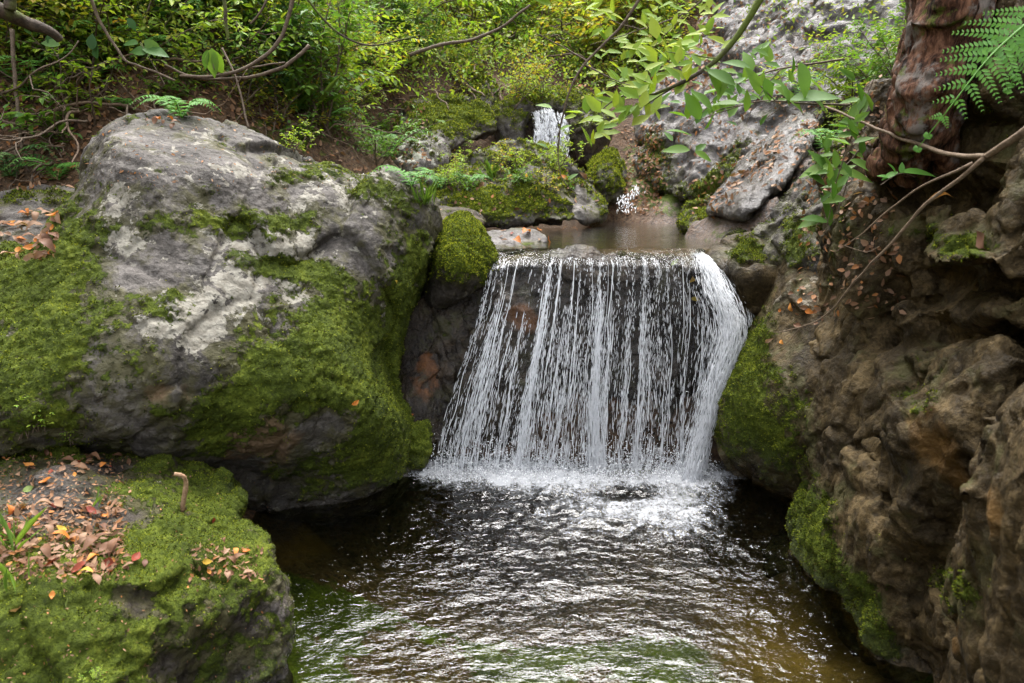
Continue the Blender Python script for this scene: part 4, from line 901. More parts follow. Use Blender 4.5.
for i, (px, Y, sc, k) in enumerate([(862, 6.0, .6, 'bright1'), (880, 5.6, .6, 'mid2'), (900, 5.2, .55, 'mid1'), (850, 5.4, .4, 'bright2'), (870, 4.9, .4, 'mid2')]):
    shrub_at(k, px, Y, sc, {'bright2': 'small leaved light green shrub clinging to the right rock slope', 'mid1': 'mid green shrub clinging to the right rock slope', 'bright1': 'tall light green shrub clinging to the right rock slope', 'mid2': 'narrow leaved shrub clinging to the right rock slope'}[k], 'shrubs on the right slope')
# small plants on the island boulder and rocks
for i in range(16):
    px = rng.uniform(440, 590); h = hit(px, rng.uniform(158, 192))
    if h is None: continue
    k = ['sprig1', 'sprig3', 'sprig1', 'sprig2'][i % 4]
    place_shrub(k, *h[0], rng.uniform(.55, .95), rng.uniform(0, 6.28), {'sprig1': 'small bright green plant growing on the island boulder', 'sprig2': 'small darker green plant growing on the island boulder', 'sprig3': 'small yellowish plant growing on the island boulder'}[k], 'plant', 'small plants on the island boulder')
for px, py, k, sc, lab in [(40, 425, 'sprig1', .34, 'tiny bright green plant at the foot of the huge boulder by the ledge'), (22, 432, 'sprig2', .36, 'tiny green seedling on the far left at the foot of the huge boulder'), (72, 440, 'sprig1', .26, 'tiny seedling right of the other plants at the foot of the huge boulder'),
                           (250, 118, 'sprig3', .6, 'yellow green plant on the top edge of the huge boulder'), (295, 150, 'sprig1', .5, 'small sprig right of the yellow plant on the top edge of the huge boulder'),
                           (96, 680, 'sprig1', .14, 'tiny yellow green shoot at the bottom left of the ledge'), (820, 170, 'sprig2', .8, 'leafy plant hanging from the edge of the right rock face'), (830, 140, 'sprig1', .8, 'bright plant above the bare branch tip on the right rock face')]:
    h = hit(px, py)
    if h is not None: place_shrub(k, *h[0], sc, rng.uniform(0, 6.28), lab, 'plant')

for i in range(16):
    h = hit(rng.uniform(400, 640), rng.uniform(60, 100), 8.8)
    if h is not None: place_shrub(['sprig1', 'sprig3'][i % 2], *h[0], rng.uniform(1.2, 2.2), rng.uniform(0, 6.28), ['small bright green plant on the soil above the stone pile', 'small yellowish plant on the soil above the stone pile'][i % 2], 'plant', 'small plants above the stone pile')
for i in range(34):
    h = hit(rng.uniform(-5, 420), rng.uniform(55, 165), 4.15)
    if h is None: continue
    k = ['sprig2', 'sprig1', 'sprig2', 'sprig3'][i % 4]
    place_shrub(k, *h[0], rng.uniform(.8, 1.7), rng.uniform(0, 6.28), {'sprig1': 'small bright green plant growing among the roots of the earth bank', 'sprig2': 'small darker green plant growing among the roots of the earth bank', 'sprig3': 'small yellowish plant growing among the roots of the earth bank'}[k], 'plant', 'small plants on the earth bank')
# ---- single leaves drawn at measured places
def leaf_px(mb, px, py, Y, ang, Lp, wr=.45, shape='big', tilt=.5, curl=.2):
    p = at(px, py, Y); s = Y / F
    d = np.array([math.cos(R(ang)), rng.uniform(-.35, .35), -math.sin(R(ang))])
    n = np.array([rng.normal(0, .35), -tilt, 1 - tilt * .5]) + rng.normal(size=3) * .15
    mb.leaves(p[None], d[None], n[None], [Lp * s], [Lp * s * wr], shape, [curl], .22)
def branch(name, label, cat, lines, bark, leaves=(), lmat='mid', group=None, shape='big', wr=.45, tilt=.5):
    P0 = at(*lines[0][0][0]); r = empty(name, P0, label, cat, group); sm = MB()
    for pts, r0, r1 in lines:
        q = spline([at(*p) for p in pts], 26); q = q + .006 * np.stack([noise(q * 9), noise(q * 9 + 4), noise(q * 9 + 8)], -1)
        sm.tube(q - P0, np.linspace(r0, r1, 26) * (1 + .15 * noise(q * 30)), 7)
    obj('stem', sm.mesh('stem', BK[bark]), r)
    if len(leaves):
        fm = MB()
        for lf in leaves: leaf_px(fm, *lf, wr=wr, shape=shape, tilt=tilt)
        fm.V = [v - P0 for v in fm.V]
        obj('foliage', fm.mesh('foliage', LM[lmat], True), r)
    return r
branch('bare_branch', 'forked pale brown branch reaching in from the right edge over the rock face', 'branch',
       [([(1050, 112, 2.0), (1015, 138, 2.1), (985, 157, 2.2)], .013, .010), ([(985, 157, 2.2), (950, 154, 2.4), (905, 140, 2.65), (865, 124, 2.85), (826, 107, 3.0)], .009, .004),
        ([(985, 157, 2.2), (955, 182, 2.3), (925, 205, 2.38), (895, 240, 2.5), (860, 275, 2.65), (830, 312, 2.8), (805, 326, 2.9), (778, 333, 3.0)], .0075, .002),
        ([(972, 163, 2.25), (930, 182, 2.35), (895, 205, 2.5), (860, 235, 2.65), (835, 252, 2.75)], .005, .0015), ([(845, 246, 2.7), (865, 252, 2.68), (880, 247, 2.66)], .002, .001), ([(800, 328, 2.92), (785, 345, 2.95), (770, 352, 3.0)], .0025, .001)], 'pale')
branch('leafy_branch', 'leafy twig with large drooping green leaves in front of the right slope', 'branch',
       [([(850, 105, 3.1), (815, 104, 3.15), (775, 101, 3.2), (745, 105, 3.25), (700, 120, 3.3)], .005, .002), ([(775, 101, 3.2), (760, 85, 3.2), (748, 70, 3.2)], .003, .001), ([(745, 105, 3.25), (715, 112, 3.3), (690, 135, 3.3)], .003, .001)], 'twig',
       [(797, 72, 3.15, 20, 42), (775, 88, 3.15, 25, 40), (790, 100, 3.1, -10, 46), (750, 68, 3.2, 200, 26), (752, 72, 3.2, 255, 24), (765, 78, 3.2, 70, 22), (735, 85, 3.25, 215, 32), (720, 95, 3.3, 245, 30), (712, 110, 3.3, 225, 28), (700, 120, 3.3, 240, 30), (692, 136, 3.3, 200, 28),
        (760, 95, 3.2, 240, 30), (740, 104, 3.25, 190, 26), (780, 82, 3.15, 60, 24), (800, 62, 3.1, 75, 34), (690, 150, 3.3, 185, 26), (695, 152, 3.3, 20, 20), (728, 78, 3.3, 120, 22), (812, 98, 3.1, 30, 26), (745, 112, 3.2, 280, 22)], 'mid', tilt=.55)
branch('leafy_branch', 'small twig with pointed green leaves hanging by the edge of the right rock face', 'branch',
       [([(858, 150, 3.0), (845, 165, 2.98), (832, 172, 2.95), (818, 182, 2.95)], .003, .0012), ([(850, 170, 2.95), (840, 205, 2.95), (828, 225, 2.95)], .003, .001)], 'twig',
       [(835, 172, 2.95, 5, 42), (835, 165, 2.95, 170, 36), (832, 178, 2.95, 235, 36), (825, 185, 2.95, 215, 26), (850, 160, 2.95, 20, 32), (828, 222, 2.95, 195, 30), (830, 226, 2.95, 262, 34), (820, 220, 2.95, 170, 24), (838, 205, 2.95, 230, 22)], 'mid', tilt=.6)
branch('leafy_branch', 'sprig with one broad green leaf in the middle of the right rock face', 'branch', [([(880, 185, 2.62), (900, 174, 2.6), (915, 178, 2.58)], .002, .001)], 'twig',
       [(900, 172, 2.6, -2, 32), (898, 172, 2.6, 160, 16), (896, 174, 2.6, 235, 14), (890, 178, 2.6, 200, 12), (901, 174, 2.6, 275, 12)], 'fern', tilt=.6)
lv = []
for k in range(120):
    t = rng.random(); cx, cy = np.interp(t, [0, .4, 1], [700, 650, 602]), np.interp(t, [0, .4, 1], [60, 82, 135])
    lv.append((cx + rng.normal(0, 16), cy + rng.normal(0, 15), 4.6 + rng.normal(0, .2), rng.uniform(170, 330), rng.uniform(12, 24)))
branch('leafy_branch', 'dark branch slanting down from the top right with sprays of bright leaves', 'branch',
       [([(770, -20, 4.4), (745, 25, 4.45), (718, 58, 4.5), (690, 78, 4.55), (655, 94, 4.6)], .024, .009), ([(718, 58, 4.5), (690, 55, 4.5), (665, 52, 4.5)], .005, .002), ([(655, 94, 4.6), (625, 95, 4.6), (600, 112, 4.6), (585, 132, 4.6)], .007, .002), ([(672, 88, 4.6), (640, 108, 4.6), (615, 125, 4.6)], .006, .002), ([(640, 95, 4.6), (610, 80, 4.6), (590, 85, 4.6)], .004, .0015)], 'dark', lv, 'bright', shape='ovate', wr=.5)
branch('leafy_branch', 'thin bare twig hanging down in front of the upper waterfall', 'branch',
       [([(650, -20, 4.3), (622, 25, 4.35), (590, 58, 4.4), (572, 85, 4.4), (562, 120, 4.45), (558, 150, 4.5), (562, 178, 4.5), (578, 196, 4.5)], .010, .002), ([(588, 62, 4.4), (565, 48, 4.4), (540, 35, 4.35)], .005, .002), ([(585, 65, 4.4), (610, 78, 4.4), (630, 85, 4.4)], .005, .002)], 'twig',
       [(552, 108, 4.4, 200, 16), (560, 130, 4.4, 330, 12), (548, 148, 4.4, 210, 12), (568, 180, 4.4, 320, 12)], 'mid')
branch('leafy_branch', 'whorl of long yellow green leaves hanging from the top edge', 'branch', [([(560, -30, 3.0), (535, -12, 3.0), (515, -2, 3.0)], .004, .002)], 'twig',
       [(515, 0, 3.0, 205, 36), (512, 0, 3.0, 225, 34), (514, 1, 3.0, 262, 32), (520, 0, 3.0, 285, 34), (522, -2, 3.0, 318, 34), (524, -4, 3.0, 345, 30), (508, -3, 3.0, 190, 28), (526, -4, 3.0, 10, 24)], 'bright', shape='obov', wr=.42, tilt=.75)
for lab, lines in [
    ('curved bare branch sweeping up to the top edge above the huge boulder', [([(180, 76, 4.9), (215, 76, 4.85), (245, 68, 4.8), (270, 52, 4.8), (285, 28, 4.8), (296, -20, 4.8)], .010, .014)]),
    ('long bare branch sagging low behind the top of the huge boulder', [([(165, 65, 5.0), (190, 76, 4.95), (220, 79, 4.9), (255, 76, 4.9), (285, 66, 4.9), (310, 45, 4.9)], .008, .013), ([(215, 79, 4.9), (250, 68, 4.9), (285, 62, 4.9)], .004, .006)]),
    ('leaning dead stick behind the huge boulder', [([(222, 48, 4.9), (235, 75, 4.85), (243, 105, 4.8), (248, 128, 4.75)], .008, .006), ([(244, 112, 4.8), (236, 122, 4.8), (235, 128, 4.8)], .004, .003)]),
    ('upright dark branch leaving the top edge right of the large pale leaf', [([(222, -20, 5.0), (226, 20, 5.0), (228, 40, 5.0)], .014, .010)]),
    ('short slanting branch left of the curved one at the top edge', [([(275, -15, 5.2), (262, 10, 5.2), (250, 24, 5.2)], .010, .006)]),
    ('pale crooked stem at the far left of the bank', [([(12, 30, 4.6), (14, 70, 4.55), (18, 110, 4.5), (22, 150, 4.45)], .014, .010)]),
    ('crooked lichen covered branch at the upper left', [([(85, -20, 4.7), (98, 18, 4.7), (108, 35, 4.7), (125, 60, 4.7), (140, 66, 4.7), (175, 80, 4.7)], .012, .006)]),
    ('low arching branch above the stone pile', [([(410, 55, 7.5), (440, 45, 7.4), (470, 40, 7.3), (500, 28, 7.2), (530, 5, 7.1)], .02, .012)]),
    ('dark bare branch above the bright shrub', [([(300, -10, 5.5), (335, 30, 5.6), (370, 45, 5.7), (420, 35, 5.8)], .009, .005)])]:
    branch('bare_branch', lab, 'branch', lines, 'dark' if 'dark' in lab else 'twig')
branch('bare_branch', 'thick dark mossy limb entering at the top left corner', 'branch', [([(-40, 0, 3.9), (0, 10, 4.0), (25, 22, 4.1), (48, 30, 4.15), (60, 40, 4.2)], .05, .022), ([(10, 10, 4.0), (14, -30, 4.0)], .03, .02)], 'dark')
# big pale leaves on the left bank
branch('broad_leaf_plant', 'plant with broad blue green leaves at the upper left of the bank', 'plant', [([(165, 85, 4.7), (150, 60, 4.7), (140, 42, 4.7)], .003, .002)], 'twig',
       [(142, 48, 4.7, 10, 24), (150, 52, 4.7, 185, 18), (98, 58, 4.7, 250, 17), (92, 50, 4.7, 275, 15), (60, 45, 4.6, 190, 16), (48, 35, 4.6, 70, 12), (128, 18, 4.6, 60, 12), (138, 44, 4.7, 190, 18), (144, 40, 4.7, 40, 18)], 'deep', wr=.6, tilt=.7)
branch('broad_leaf_plant', 'plant with one long upright leaf on the bank above the huge boulder', 'plant', [([(214, 70, 4.8), (212, 55, 4.8), (210, 45, 4.8)], .003, .002)], 'twig',
       [(212, 48, 4.8, 92, 26), (214, 50, 4.8, 80, 22), (208, 50, 4.8, 110, 18)], 'mid', wr=.5, tilt=.9)

lv = []
for k in range(70):
    t = rng.random(); lv.append((np.interp(t, [0, 1], [790, 690]) + rng.normal(0, 14), np.interp(t, [0, 1], [70, 120]) + rng.normal(0, 15), 3.6 + rng.normal(0, .15), rng.uniform(180, 340), rng.uniform(10, 20)))
branch('leafy_branch', 'drooping twigs with many mixed green leaves between the slope and the right trunk', 'branch', [([(845, 60, 3.5), (800, 65, 3.6), (760, 75, 3.6), (720, 95, 3.6), (690, 125, 3.6)], .006, .002), ([(780, 70, 3.6), (760, 95, 3.6), (745, 125, 3.6)], .004, .0015)], 'twig', lv, 'mid', shape='ovate', wr=.5)
lv = []
for k in range(110):
    lv.append((rng.uniform(585, 720), rng.uniform(-8, 62), 5.6 + rng.normal(0, .3), rng.uniform(150, 390), rng.uniform(8, 17)))
branch('leafy_branch', 'cloud of small bright leaves on thin twigs hanging from the top edge right of centre', 'branch', [([(720, -25, 5.5), (690, 10, 5.6), (640, 30, 5.6), (590, 45, 5.6)], .008, .002), ([(690, 10, 5.6), (660, 40, 5.6), (640, 62, 5.6)], .004, .0015), ([(640, 30, 5.6), (610, 20, 5.6), (588, 8, 5.6)], .004, .0015)], 'twig', lv, 'bright', shape='ovate', wr=.5)
lv = []
for k in range(46):
    t = rng.random(); lv.append((np.interp(t, [0, 1], [862, 822]) + rng.normal(0, 11), np.interp(t, [0, 1], [95, 215]) + rng.normal(0, 14), 2.95 + rng.normal(0, .08), rng.uniform(170, 350), rng.uniform(12, 24)))
branch('leafy_branch', 'trailing stems with green leaves down the left edge of the right rock face', 'branch', [([(872, 80, 3.0), (858, 120, 2.95), (842, 165, 2.92), (826, 225, 2.92)], .004, .0015)], 'twig', lv, 'mid', shape='ovate', wr=.45)
# ---- ferns
def frond(fm, pts, width, n=18, bip=False, normal=(0, -.3, 1)):
    q = spline(pts, n + 2); T = np.gradient(q, axis=0); T /= np.linalg.norm(T, axis=1)[:, None]
    nn = np.array(normal, float); fm.tube(q, np.linspace(.0028, .0008, n + 2) * (3 if bip else 1) ** .5, 4, False)
    for k in range(1, n + 2):
        t = k / (n + 1); wd = width * (math.sin(math.pi * min(1, (t + .12) ** .75)) ** .8) * (1.05 - .45 * t) + .012
        sd_ = np.cross(T[k], nn); sd_ /= np.linalg.norm(sd_)
        for sg in (-1, 1):
            d = sd_ * sg + T[k] * .45 + np.array([0, 0, -.18]) + rng.normal(size=3) * .06; d /= np.linalg.norm(d)
            if not bip:
                fm.leaves(q[k][None], d[None], nn[None] + rng.normal(size=(1, 3)) * .1, [wd], [wd * .26], 'lance', [.12], .1)
            else:
                m = max(5, int(wd / .0125)); u = (np.arange(m) + .6) / m
                P_ = q[k] + d * (wd * u)[:, None] + np.array([0, 0, -.12]) * (wd * u ** 2)[:, None]
                for s2 in (-1, 1):
                    e = np.cross(nn, d) * s2; e /= np.linalg.norm(e); L = .026 * (1 - .75 * u) * (.5 + wd / .2)
                    fm.leaves(P_, np.tile(e + d * .6, (m, 1)), np.tile(nn, (m, 1)) + rng.normal(size=(m, 3)) * .12, L, L * .5, 'lance', .1, .1)
def fern(label, base, fronds, width, n=16, bip=False, normal=(0, -.3, 1), mat='fern', group=None):
    r = empty('fern', base, label, 'fern', group)
    for pts in fronds:
        fm = MB(); frond(fm, [p - np.asarray(base) for p in pts], width, n, bip, normal); obj('frond', fm.mesh('frond', LM[mat], False), r)
fern('large bright green fern frond hanging in front of the dark hollow at the upper right', at(1040, -10, 2.2),
     [[at(1050, 4, 2.25), at(1014, 34, 2.2), at(985, 62, 2.15), at(954, 102, 2.12), at(918, 148, 2.15)]], .16, 10, True, (-.2, -.9, .45))
fern('second fern frond at the right edge above the forked branch', at(1060, 20, 2.2), [[at(1060, 0, 2.3), at(1035, 40, 2.25), at(1022, 62, 2.2), at(1008, 90, 2.2)]], .12, 9, True, (-.1, -.8, .5))
def fern_px(label, px, py, n, L, wd, mat='fern', spread=1.0, lift=.7, group=None):
    h = hit(px, py)
    if h is None: return
    b = h[0]; fr = []
    a0 = rng.uniform(0, 6.28)
    for k in range(n):
        a = a0 + k * 6.28 / n + rng.normal(0, .25); l = L * rng.uniform(.75, 1.15); d = np.array([math.cos(a), math.sin(a) - .35, 0])
        fr.append([b, b + d * l * .35 * spread + [0, 0, l * lift * .6], b + d * l * .75 * spread + [0, 0, l * lift * .65], b + d * l * 1.1 * spread + [0, 0, l * lift * .30]])
    fern(label, b, fr, wd, 14, False, mat=mat, group=group)
for a in [('dark green fern tuft at the far left below the bank', 12, 178, 9, .38, .06, 'deep'), ('small fern left of the top of the huge boulder', 58, 180, 6, .26, .06), ('light fern on the bank just above the top of the huge boulder', 122, 110, 6, .17, .05),
          ('small fern sitting behind the crest of the huge boulder', 182, 118, 6, .22, .06), ('arching fern at the right foot of the earth bank', 388, 158, 6, .55, .11), ('fern hanging behind the right shoulder of the huge boulder', 330, 130, 6, .42, .09),
          ('low fern at the left end of the island boulder', 440, 188, 6, .22, .06), ('low fern in the middle of the island boulder', 470, 186, 6, .22, .06), ('pale fern at the left tip of the island boulder', 412, 186, 5, .2, .05),
          ('fern at the left end of the bank under the thick limb', 30, 95, 7, .4, .09), ('drooping fern on the dark bank left of the broad pale leaf', 105, 60, 7, .42, .09), ('dark fern under the bare sagging branch', 265, 100, 7, .42, .09, 'deep'), ('fern tuft high on the bank near the curved branch', 195, 40, 7, .4, .09),
          ('light fern high on the bank left of the bright shrub', 285, 55, 7, .42, .09), ('dark fern high at the upper left of the bank', 70, 35, 7, .4, .09, 'deep'), ('fern growing on the bank below the broad pale leaf', 150, 66, 6, .34, .08), ('fern under the long upright leaf on the bank', 235, 60, 6, .3, .08), ('fern below the crooked branch on the bank', 95, 85, 6, .32, .08),
          ('fern hanging on the slope above the pale wet slab', 800, 95, 6, .35, .08), ('small fern on the slope right of the pale wet slab', 826, 150, 6, .26, .07)]:
    fern_px(*a)
# ---- grass tufts
def grass(label, px, py, n, L, wd, mat='grass', lean=0.5):
    h = hit(px, py)
    if h is None: return
    r = MB(); b = h[0]; d = rand_dirs(n, 1.2); d[:, 2] = np.abs(d[:, 2]) + .3; d *= [lean, lean, 1]
    r.leaves(rng.normal(size=(n, 3)) * [L * .12, L * .12, .002], d, np.cross(d, rand_dirs(n)), L * rng.uniform(.5, 1.1, n), wd, 'lance', rng.uniform(.1, .6, n), .05)
    tag(obj('grass_tuft', r.mesh('grass_tuft', LM[mat], False), None, b), label, 'grass')
for a in [('upright green grass blades at the left edge of the ledge', 16, 548, 6, .16, .008), ('few grass blades standing in the ledge litter', 95, 508, 4, .09, .006), ('thin grass blades in the lower left corner of the ledge', 14, 590, 4, .12, .005), ('dry straw coloured grass clump on the left ledge', 18, 545, 18, .09, .003, 'grass', 1.2),
          ('pale grass tuft at the left tip of the island boulder', 425, 205, 40, .16, .006), ('grass tuft among the plants of the island boulder', 490, 180, 24, .22, .008), ('grass clump on the bank left of the bright shrub', 300, 110, 40, .5, .012, 'grass', 1.2)]:
    grass(*a)

# ---- roots and dead twigs on the earth bank
def root_at(px, py, L, r0, label, group):
    h = hit(px, py, 4.15)
    if h is None: return
    b = h[0] - h[1] * .03; d = np.array([rng.normal(0, .55), -.5, rng.normal(-.4, .5)])
    q = walk(b, d, 12, L / 12, .25, (rng.normal(0, .05), -.01, -.08)); sm = MB(); q2 = spline(q - b, 30)
    sm.tube(q2, np.linspace(r0, r0 * .35, 30), 5)
    for j in range(2):
        i = rng.integers(3, 9); sm.tube(walk(q[i] - b, rand_dirs(1)[0] + [0, -.3, -.4], 6, L / 18, .3), np.linspace(r0 * .5, r0 * .2, 7), 4)
    tag(obj('root', sm.mesh('root', BK['root' if rng.random() < .6 else 'twig']), None, b), label, 'root', group)
for i in range(150): root_at(rng.uniform(-10, 420), rng.uniform(55, 180), rng.uniform(.4, 1.2), rng.uniform(.005, .014), 'thin bare root or dead twig on the dark left earth bank', 'roots on the earth bank')
for i in range(60): root_at(rng.uniform(455, 620), rng.uniform(36, 88), rng.uniform(.8, 1.7), rng.uniform(.014, .032), 'bare root tangled over the hollow above the stone pile', 'roots above the stone pile')
for i in range(16): root_at(rng.uniform(720, 880), rng.uniform(20, 130), rng.uniform(.3, .8), rng.uniform(.003, .007), 'thin dead twig lying on the right rock slope', 'twigs on the right slope')

# ---- fallen leaves, one object each
def dead_leaf(seed, L, wr, curl, mat, shape='beech'):
    r = np.random.default_rng(seed); mb = MB()
    mb.leaves(np.zeros((1, 3)), np.array([[1., 0, 0]]), np.array([[0, 0, 1.]]), [L], [L * wr], shape, [curl], .35)
    v = mb.V[0]; v[:, 0] -= L * .5; v[:, 2] += .10 * L * np.sin(v[:, 0] / L * 5 + r.uniform(0, 6)) + .25 * np.abs(v[:, 1]) * r.uniform(-.5, 1.5); v[:, 2] -= v[:, 2].min() - .002
    return mb.mesh('fallen_leaf', mat, True)
DL = {k: [dead_leaf(i + 10 * j, L, wr, cu, m) for i, (L, wr, cu) in enumerate([(.062, .55, .12), (.05, .6, -.2), (.072, .48, .25), (.045, .65, -.1)])] for j, (k, m) in enumerate(DM.items())}
from mathutils import Matrix, Quaternion
def fallen(px, py, kind, sc, label, group=None, lift=.003, yaw=None):
    h = hit(px, py)
    if h is None: return
    p, n = h; n = Vector(n + rng.normal(size=3) * .18).normalized()
    o = bpy.data.objects.new('fallen_leaf', DL[kind][rng.integers(4)]); C.objects.link(o)
    qt = Vector((0, 0, 1)).rotation_difference(n); o.rotation_mode = 'QUATERNION'
    o.rotation_quaternion = qt @ Quaternion((0, 0, 1), rng.uniform(0, 6.28) if yaw is None else yaw); o.location = Vector(p) + n * lift; o.scale = (sc, sc, sc)
    tag(o, label, 'leaf', group)
for px, py, k, sc, lab in [(63, 604, 'green', .72, 'pale green fallen leaf lying on the moss in the ledge foreground'), (16, 614, 'pink', .95, 'large pinkish dead leaf at the left edge of the ledge'), (30, 489, 'green', .85, 'pale green leaf lying on the wet grey stone of the ledge'),
        (355, 402, 'orange', .62, 'single orange leaf stuck to the mossy side of the huge boulder'), (690, 280, 'yellow', .9, 'yellow leaf caught on the rock of the waterfall'), (676, 263, 'green', .9, 'pale yellow green leaf on the lip of the waterfall'), (693, 300, 'yellow', .85, 'second yellow leaf lower on the waterfall rock'),
        (563, 178, 'orange', 1.1, 'red orange leaf on the island boulder'), (936, 206, 'orange', 1.25, 'large curled orange leaf hanging where the twigs cross'), (985, 240, 'brown', 1.2, 'broad brown dead leaf on the mossy ledge of the right rock face'), (978, 205, 'brown', .6, 'small tan leaf under the right rock overhang'),
        (395, 282, 'yellow', .6, 'yellow leaf on the right shoulder of the huge boulder'), (412, 415, 'orange', .45, 'tiny orange leaf low on the right side of the huge boulder'), (783, 343, 'orange', .6, 'small orange leaf at the tip of the forked branch'), (770, 340, 'pink', .6, 'small pale leaf beside the branch tip on the mossy buttress'),
        (62, 530, 'yellow', .62, 'yellow leaf in the middle of the ledge litter'), (40, 540, 'yellow', .4, 'small yellow leaf at the left of the ledge litter'), (245, 553, 'orange', .7, 'orange leaf at the tip of the leaf heap near the ledge edge'), (205, 562, 'yellow', .6, 'yellow leaf at the left end of the heap near the ledge edge'),
        (52, 596, 'orange', .5, 'small orange leaf above the pale green one'), (85, 575, 'yellow', .65, 'pale yellow leaf beside the green blade on the ledge'), (212, 520, 'red', .5, 'small dark leaf on the moss beside the curled stem')]:
    fallen(px, py, k, sc, lab)
CN = {'brown': 'brown', 'pink': 'pinkish tan', 'orange': 'orange', 'yellow': 'yellow', 'red': 'dark red', 'litter': 'brown', 'green': 'pale green'}
def strew(n, fn, kinds, sc, where, group):
    for i in range(n):
        px, py = fn(); k = kinds[rng.integers(len(kinds))]
        fallen(px, py, k, rng.uniform(sc[0] * .65, sc[1]), '%s dead leaf %s' % (CN[k], where), group, rng.uniform(.002, .012))
kd = ['brown', 'brown', 'pink', 'pink', 'orange', 'brown', 'red']
strew(75, lambda: (rng.uniform(0, 125), rng.uniform(505, 572)), kd, (.45, .85), 'in the litter on the flat of the mossy ledge', 'leaves on the flat of the ledge')
strew(34, lambda: (rng.normal(75, 28), rng.normal(468, 9)), kd, (.5, .9), 'along the back of the mossy ledge', 'leaves along the back of the ledge')
strew(16, lambda: (rng.normal(228, 13), rng.normal(564, 7)), ['brown', 'orange', 'pink', 'brown'], (.4, .7), 'heaped near the right edge of the mossy ledge', 'leaves heaped near the ledge edge')
strew(12, lambda: (rng.normal(105, 20), rng.normal(568, 5)), ['brown', 'red', 'pink'], (.5, .8), 'in a row at the front of the mossy ledge', 'leaves at the front of the ledge')
strew(80, lambda: (rng.uniform(-5, 62), rng.uniform(212, 258)), ['pink', 'pink', 'brown', 'orange'], (.7, 1.2), 'covering the low flat rock at far left', 'leaves on the low flat rock')
strew(10, lambda: (rng.normal(170, 12), rng.normal(122, 3)), ['orange', 'brown'], (.5, .9), 'on the crest of the huge boulder', 'leaves on the crest of the huge boulder')
strew(16, lambda: (rng.uniform(490, 590), rng.uniform(226, 244)), ['brown', 'red', 'pink', 'orange'], (.8, 1.6), 'washed up by the flat rock at the lip', 'leaves washed up at the lip')
strew(14, lambda: (rng.normal(800, 9), rng.normal(300, 18)), ['brown', 'pink', 'orange'], (.6, 1.0), 'caught on the right rock above the mossy buttress', 'leaves on the right rock')
strew(14, lambda: (rng.uniform(430, 590), rng.uniform(175, 195)), ['brown', 'pink', 'yellow'], (.9, 1.4), 'among the plants on the island boulder', 'leaves on the island boulder')
# curled dry stem standing on the ledge
h = hit(182, 511)
if h:
    b = h[0]; Yb = b[1]; q = spline([b, at(184, 498, Yb), at(186, 484, Yb), at(183, 476, Yb - .01), at(174, 474, Yb - .02)], 24) - b
    sm = MB(); sm.tube(q, np.linspace(.009, .007, 24) * (1 + .2 * noise(q * 120 + 3)), 8); tag(obj('curled_stem', sm.mesh('curled_stem', bark_mat('tan_stem', (.20, .11, .06), (.42, .28, .17), 60)), None, b), 'curled tan dry stem standing hooked on the mossy ledge', 'stem')

# ---- litter and ground cover nobody could count
def scatter(n, fn, ymin=0):
    P_, N_ = [], []
    for _ in range(n):
        h = hit(*fn(), ymin)
        if h is not None: P_.append(h[0]); N_.append(h[1])
    return np.array(P_), np.array(N_)
def reg(x0, x1, y0, y1): return lambda: (rng.uniform(x0, x1), rng.uniform(y0, y1))
RCL = reg(800, 900, 60, 320); mb = MB()
for n, fn, L in [(600, reg(624, 662, 125, 215), .045), (200, lambda: (lambda t: (705 + 100 * t + rng.uniform(-18, 18), 210 - 90 * t + rng.uniform(-10, 14)))(rng.random()), .05), (900, reg(640, 830, 0, 190), .045), (1500, reg(560, 720, 0, 90), .07), (2400, reg(-10, 430, 40, 200), .05), (420, RCL, .035), (90, reg(440, 600, 160, 215), .045)]:
    P_, N_ = scatter(n, fn, 4.15 if fn is not RCL else 0); m = len(P_)
    l = L * rng.uniform(.5, 1.3, m); mb.leaves(P_ + N_ * .012, np.cross(N_, rand_dirs(m)) + N_ * rng.normal(0, .25, (m, 1)), N_ + rng.normal(size=(m, 3)) * .35, l, l * rng.uniform(.4, .65, m), 'ovate', rng.uniform(-.3, .3, m), .3)
tag(obj('leaf_litter', mb.mesh('leaf_litter', DM['litter'], False)), 'fallen brown leaves strewn over the slopes and the gully', 'leaf litter', kind='stuff')
mb = MB()
for n, fn, L in [(900, reg(-5, 130, 455, 580), .014), (500, reg(0, 120, 500, 575), .022), (160, reg(190, 262, 545, 580), .014), (300, reg(-5, 275, 460, 683), .008), (300, reg(90, 430, 118, 190), .014)]:
    P_, N_ = scatter(n, fn); m = len(P_)
    l = L * rng.uniform(.5, 1.6, m); mb.leaves(P_ + N_ * .006, np.cross(N_, rand_dirs(m)) + N_ * rng.normal(0, .2, (m, 1)), N_ + rng.normal(size=(m, 3)) * .4, l, l * rng.uniform(.15, .6, m), 'ovate', rng.uniform(-.3, .3, m), .3)
tag(obj('leaf_crumbs', mb.mesh('leaf_crumbs', DM['litter'], False)), 'crumbled leaf fragments and needles on the mossy rocks', 'leaf litter', kind='stuff')
mb = MB()
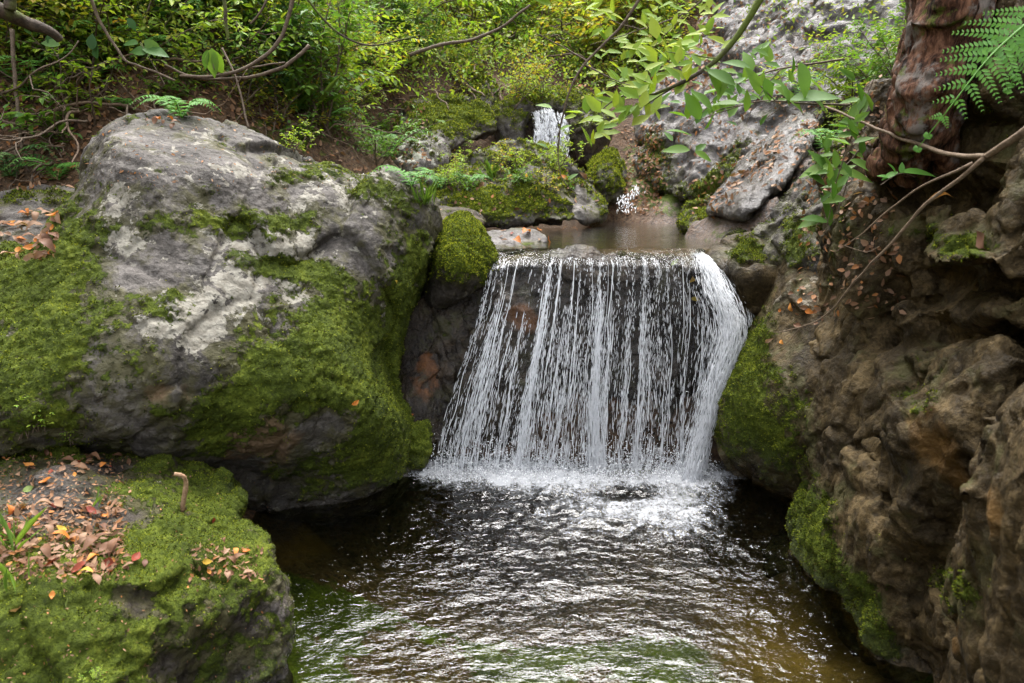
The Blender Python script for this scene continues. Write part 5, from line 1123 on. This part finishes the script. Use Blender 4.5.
for n, fn, L in [(1300, reg(-10, 430, -5, 75), .045), (2600, reg(400, 680, -5, 75), .085), (160, reg(740, 900, -5, 60), .05), (500, reg(-10, 330, 60, 110), .04), (800, reg(385, 640, 58, 102), .055)]:
    P_, N_ = scatter(n, fn, 4.15)
    for k in range(3):
        m = len(P_); l = L * rng.uniform(.5, 1.3, m); up = N_ + [0, 0, 1.0]
        mb.leaves(P_ + up * rng.uniform(.01, .22, (m, 1)) + rng.normal(size=(m, 3)) * .06, rand_dirs(m, .3), up + rng.normal(size=(m, 3)) * .5, l, l * .5, 'ovate', rng.uniform(0, .3, m), .3)
tag(obj('ground_cover', mb.mesh('ground_cover', LM['cover'], False)), 'low leafy ground cover over the wooded slopes', 'ground cover', kind='stuff')

# ---- old trunk at the upper right
V, Q = depth_rock([(876, 172, 2.9), (886, 140, 2.8), (896, 105, 2.75), (906, 65, 2.75), (918, 15, 2.8), (926, -70, 2.85), (1005, -70, 2.75), (984, 20, 2.65), (968, 70, 2.62), (955, 120, 2.62), (948, 165, 2.65), (930, 160, 2.72), (914, 178, 2.75), (896, 168, 2.82)],
                  [(950, 0, 2.56), (935, 70, 2.54), (922, 130, 2.58), (900, 160, 2.74)], .0075, .25, .1, 12)
N = vnormals(V, Q); ang = V[:, 0] + .35 * V[:, 1] - .22 * V[:, 2]; wv = .05 * fbm(V * [4, 4, 2.5], 4)
q = (ang + wv) * 34; fis = np.abs(np.sin(q)) ** .6; q2 = (ang + 1.6 * wv) * 85; seg = noise(np.stack([q, V[:, 2] * 9, 0 * q], -1))
V = V + N * (.026 * fis + .010 * np.abs(np.sin(q2)) + .030 * seg + .05 * fbm(V * 2.5, 4) + .012 * fbm(V * 22, 4))[:, None]
b = V.mean(0); b[2] = V[:, 2].min()
tr = empty('tree', b, 'old tree trunk with cracked reddish brown bark at the top right', 'tree')
s = NT('old_bark'); st_ = s.mapping((1, 1, .22))
n = s.math('ADD', s.math('MULTIPLY', s.noise(24, 8, .7, .5, st_), .65), s.math('MULTIPLY', s.noise(90, 5, .7, 0, st_), .35))
c = s.ramp(n, [(.42, (.010, .005, .003)), (.50, (.060, .027, .015)), (.60, (.17, .085, .050))])
c = s.mix(s.math('MULTIPLY', s.step(s.noise(7, 8, .7), .52, .60), .7), c, (.17, .155, .14))
c = s.mix(s.math('MULTIPLY', s.step(s.noise(9, 8, .7, 0, s.mapping((1, 1, 1), None, (1, 2, 0))), .56, .64), .8), c, MOSS_M)
obj('trunk', mesh_np('trunk', V - b, Q, s.done(s.pbsdf(c, .85, s.bump(n, .02, 1), .12))), tr)
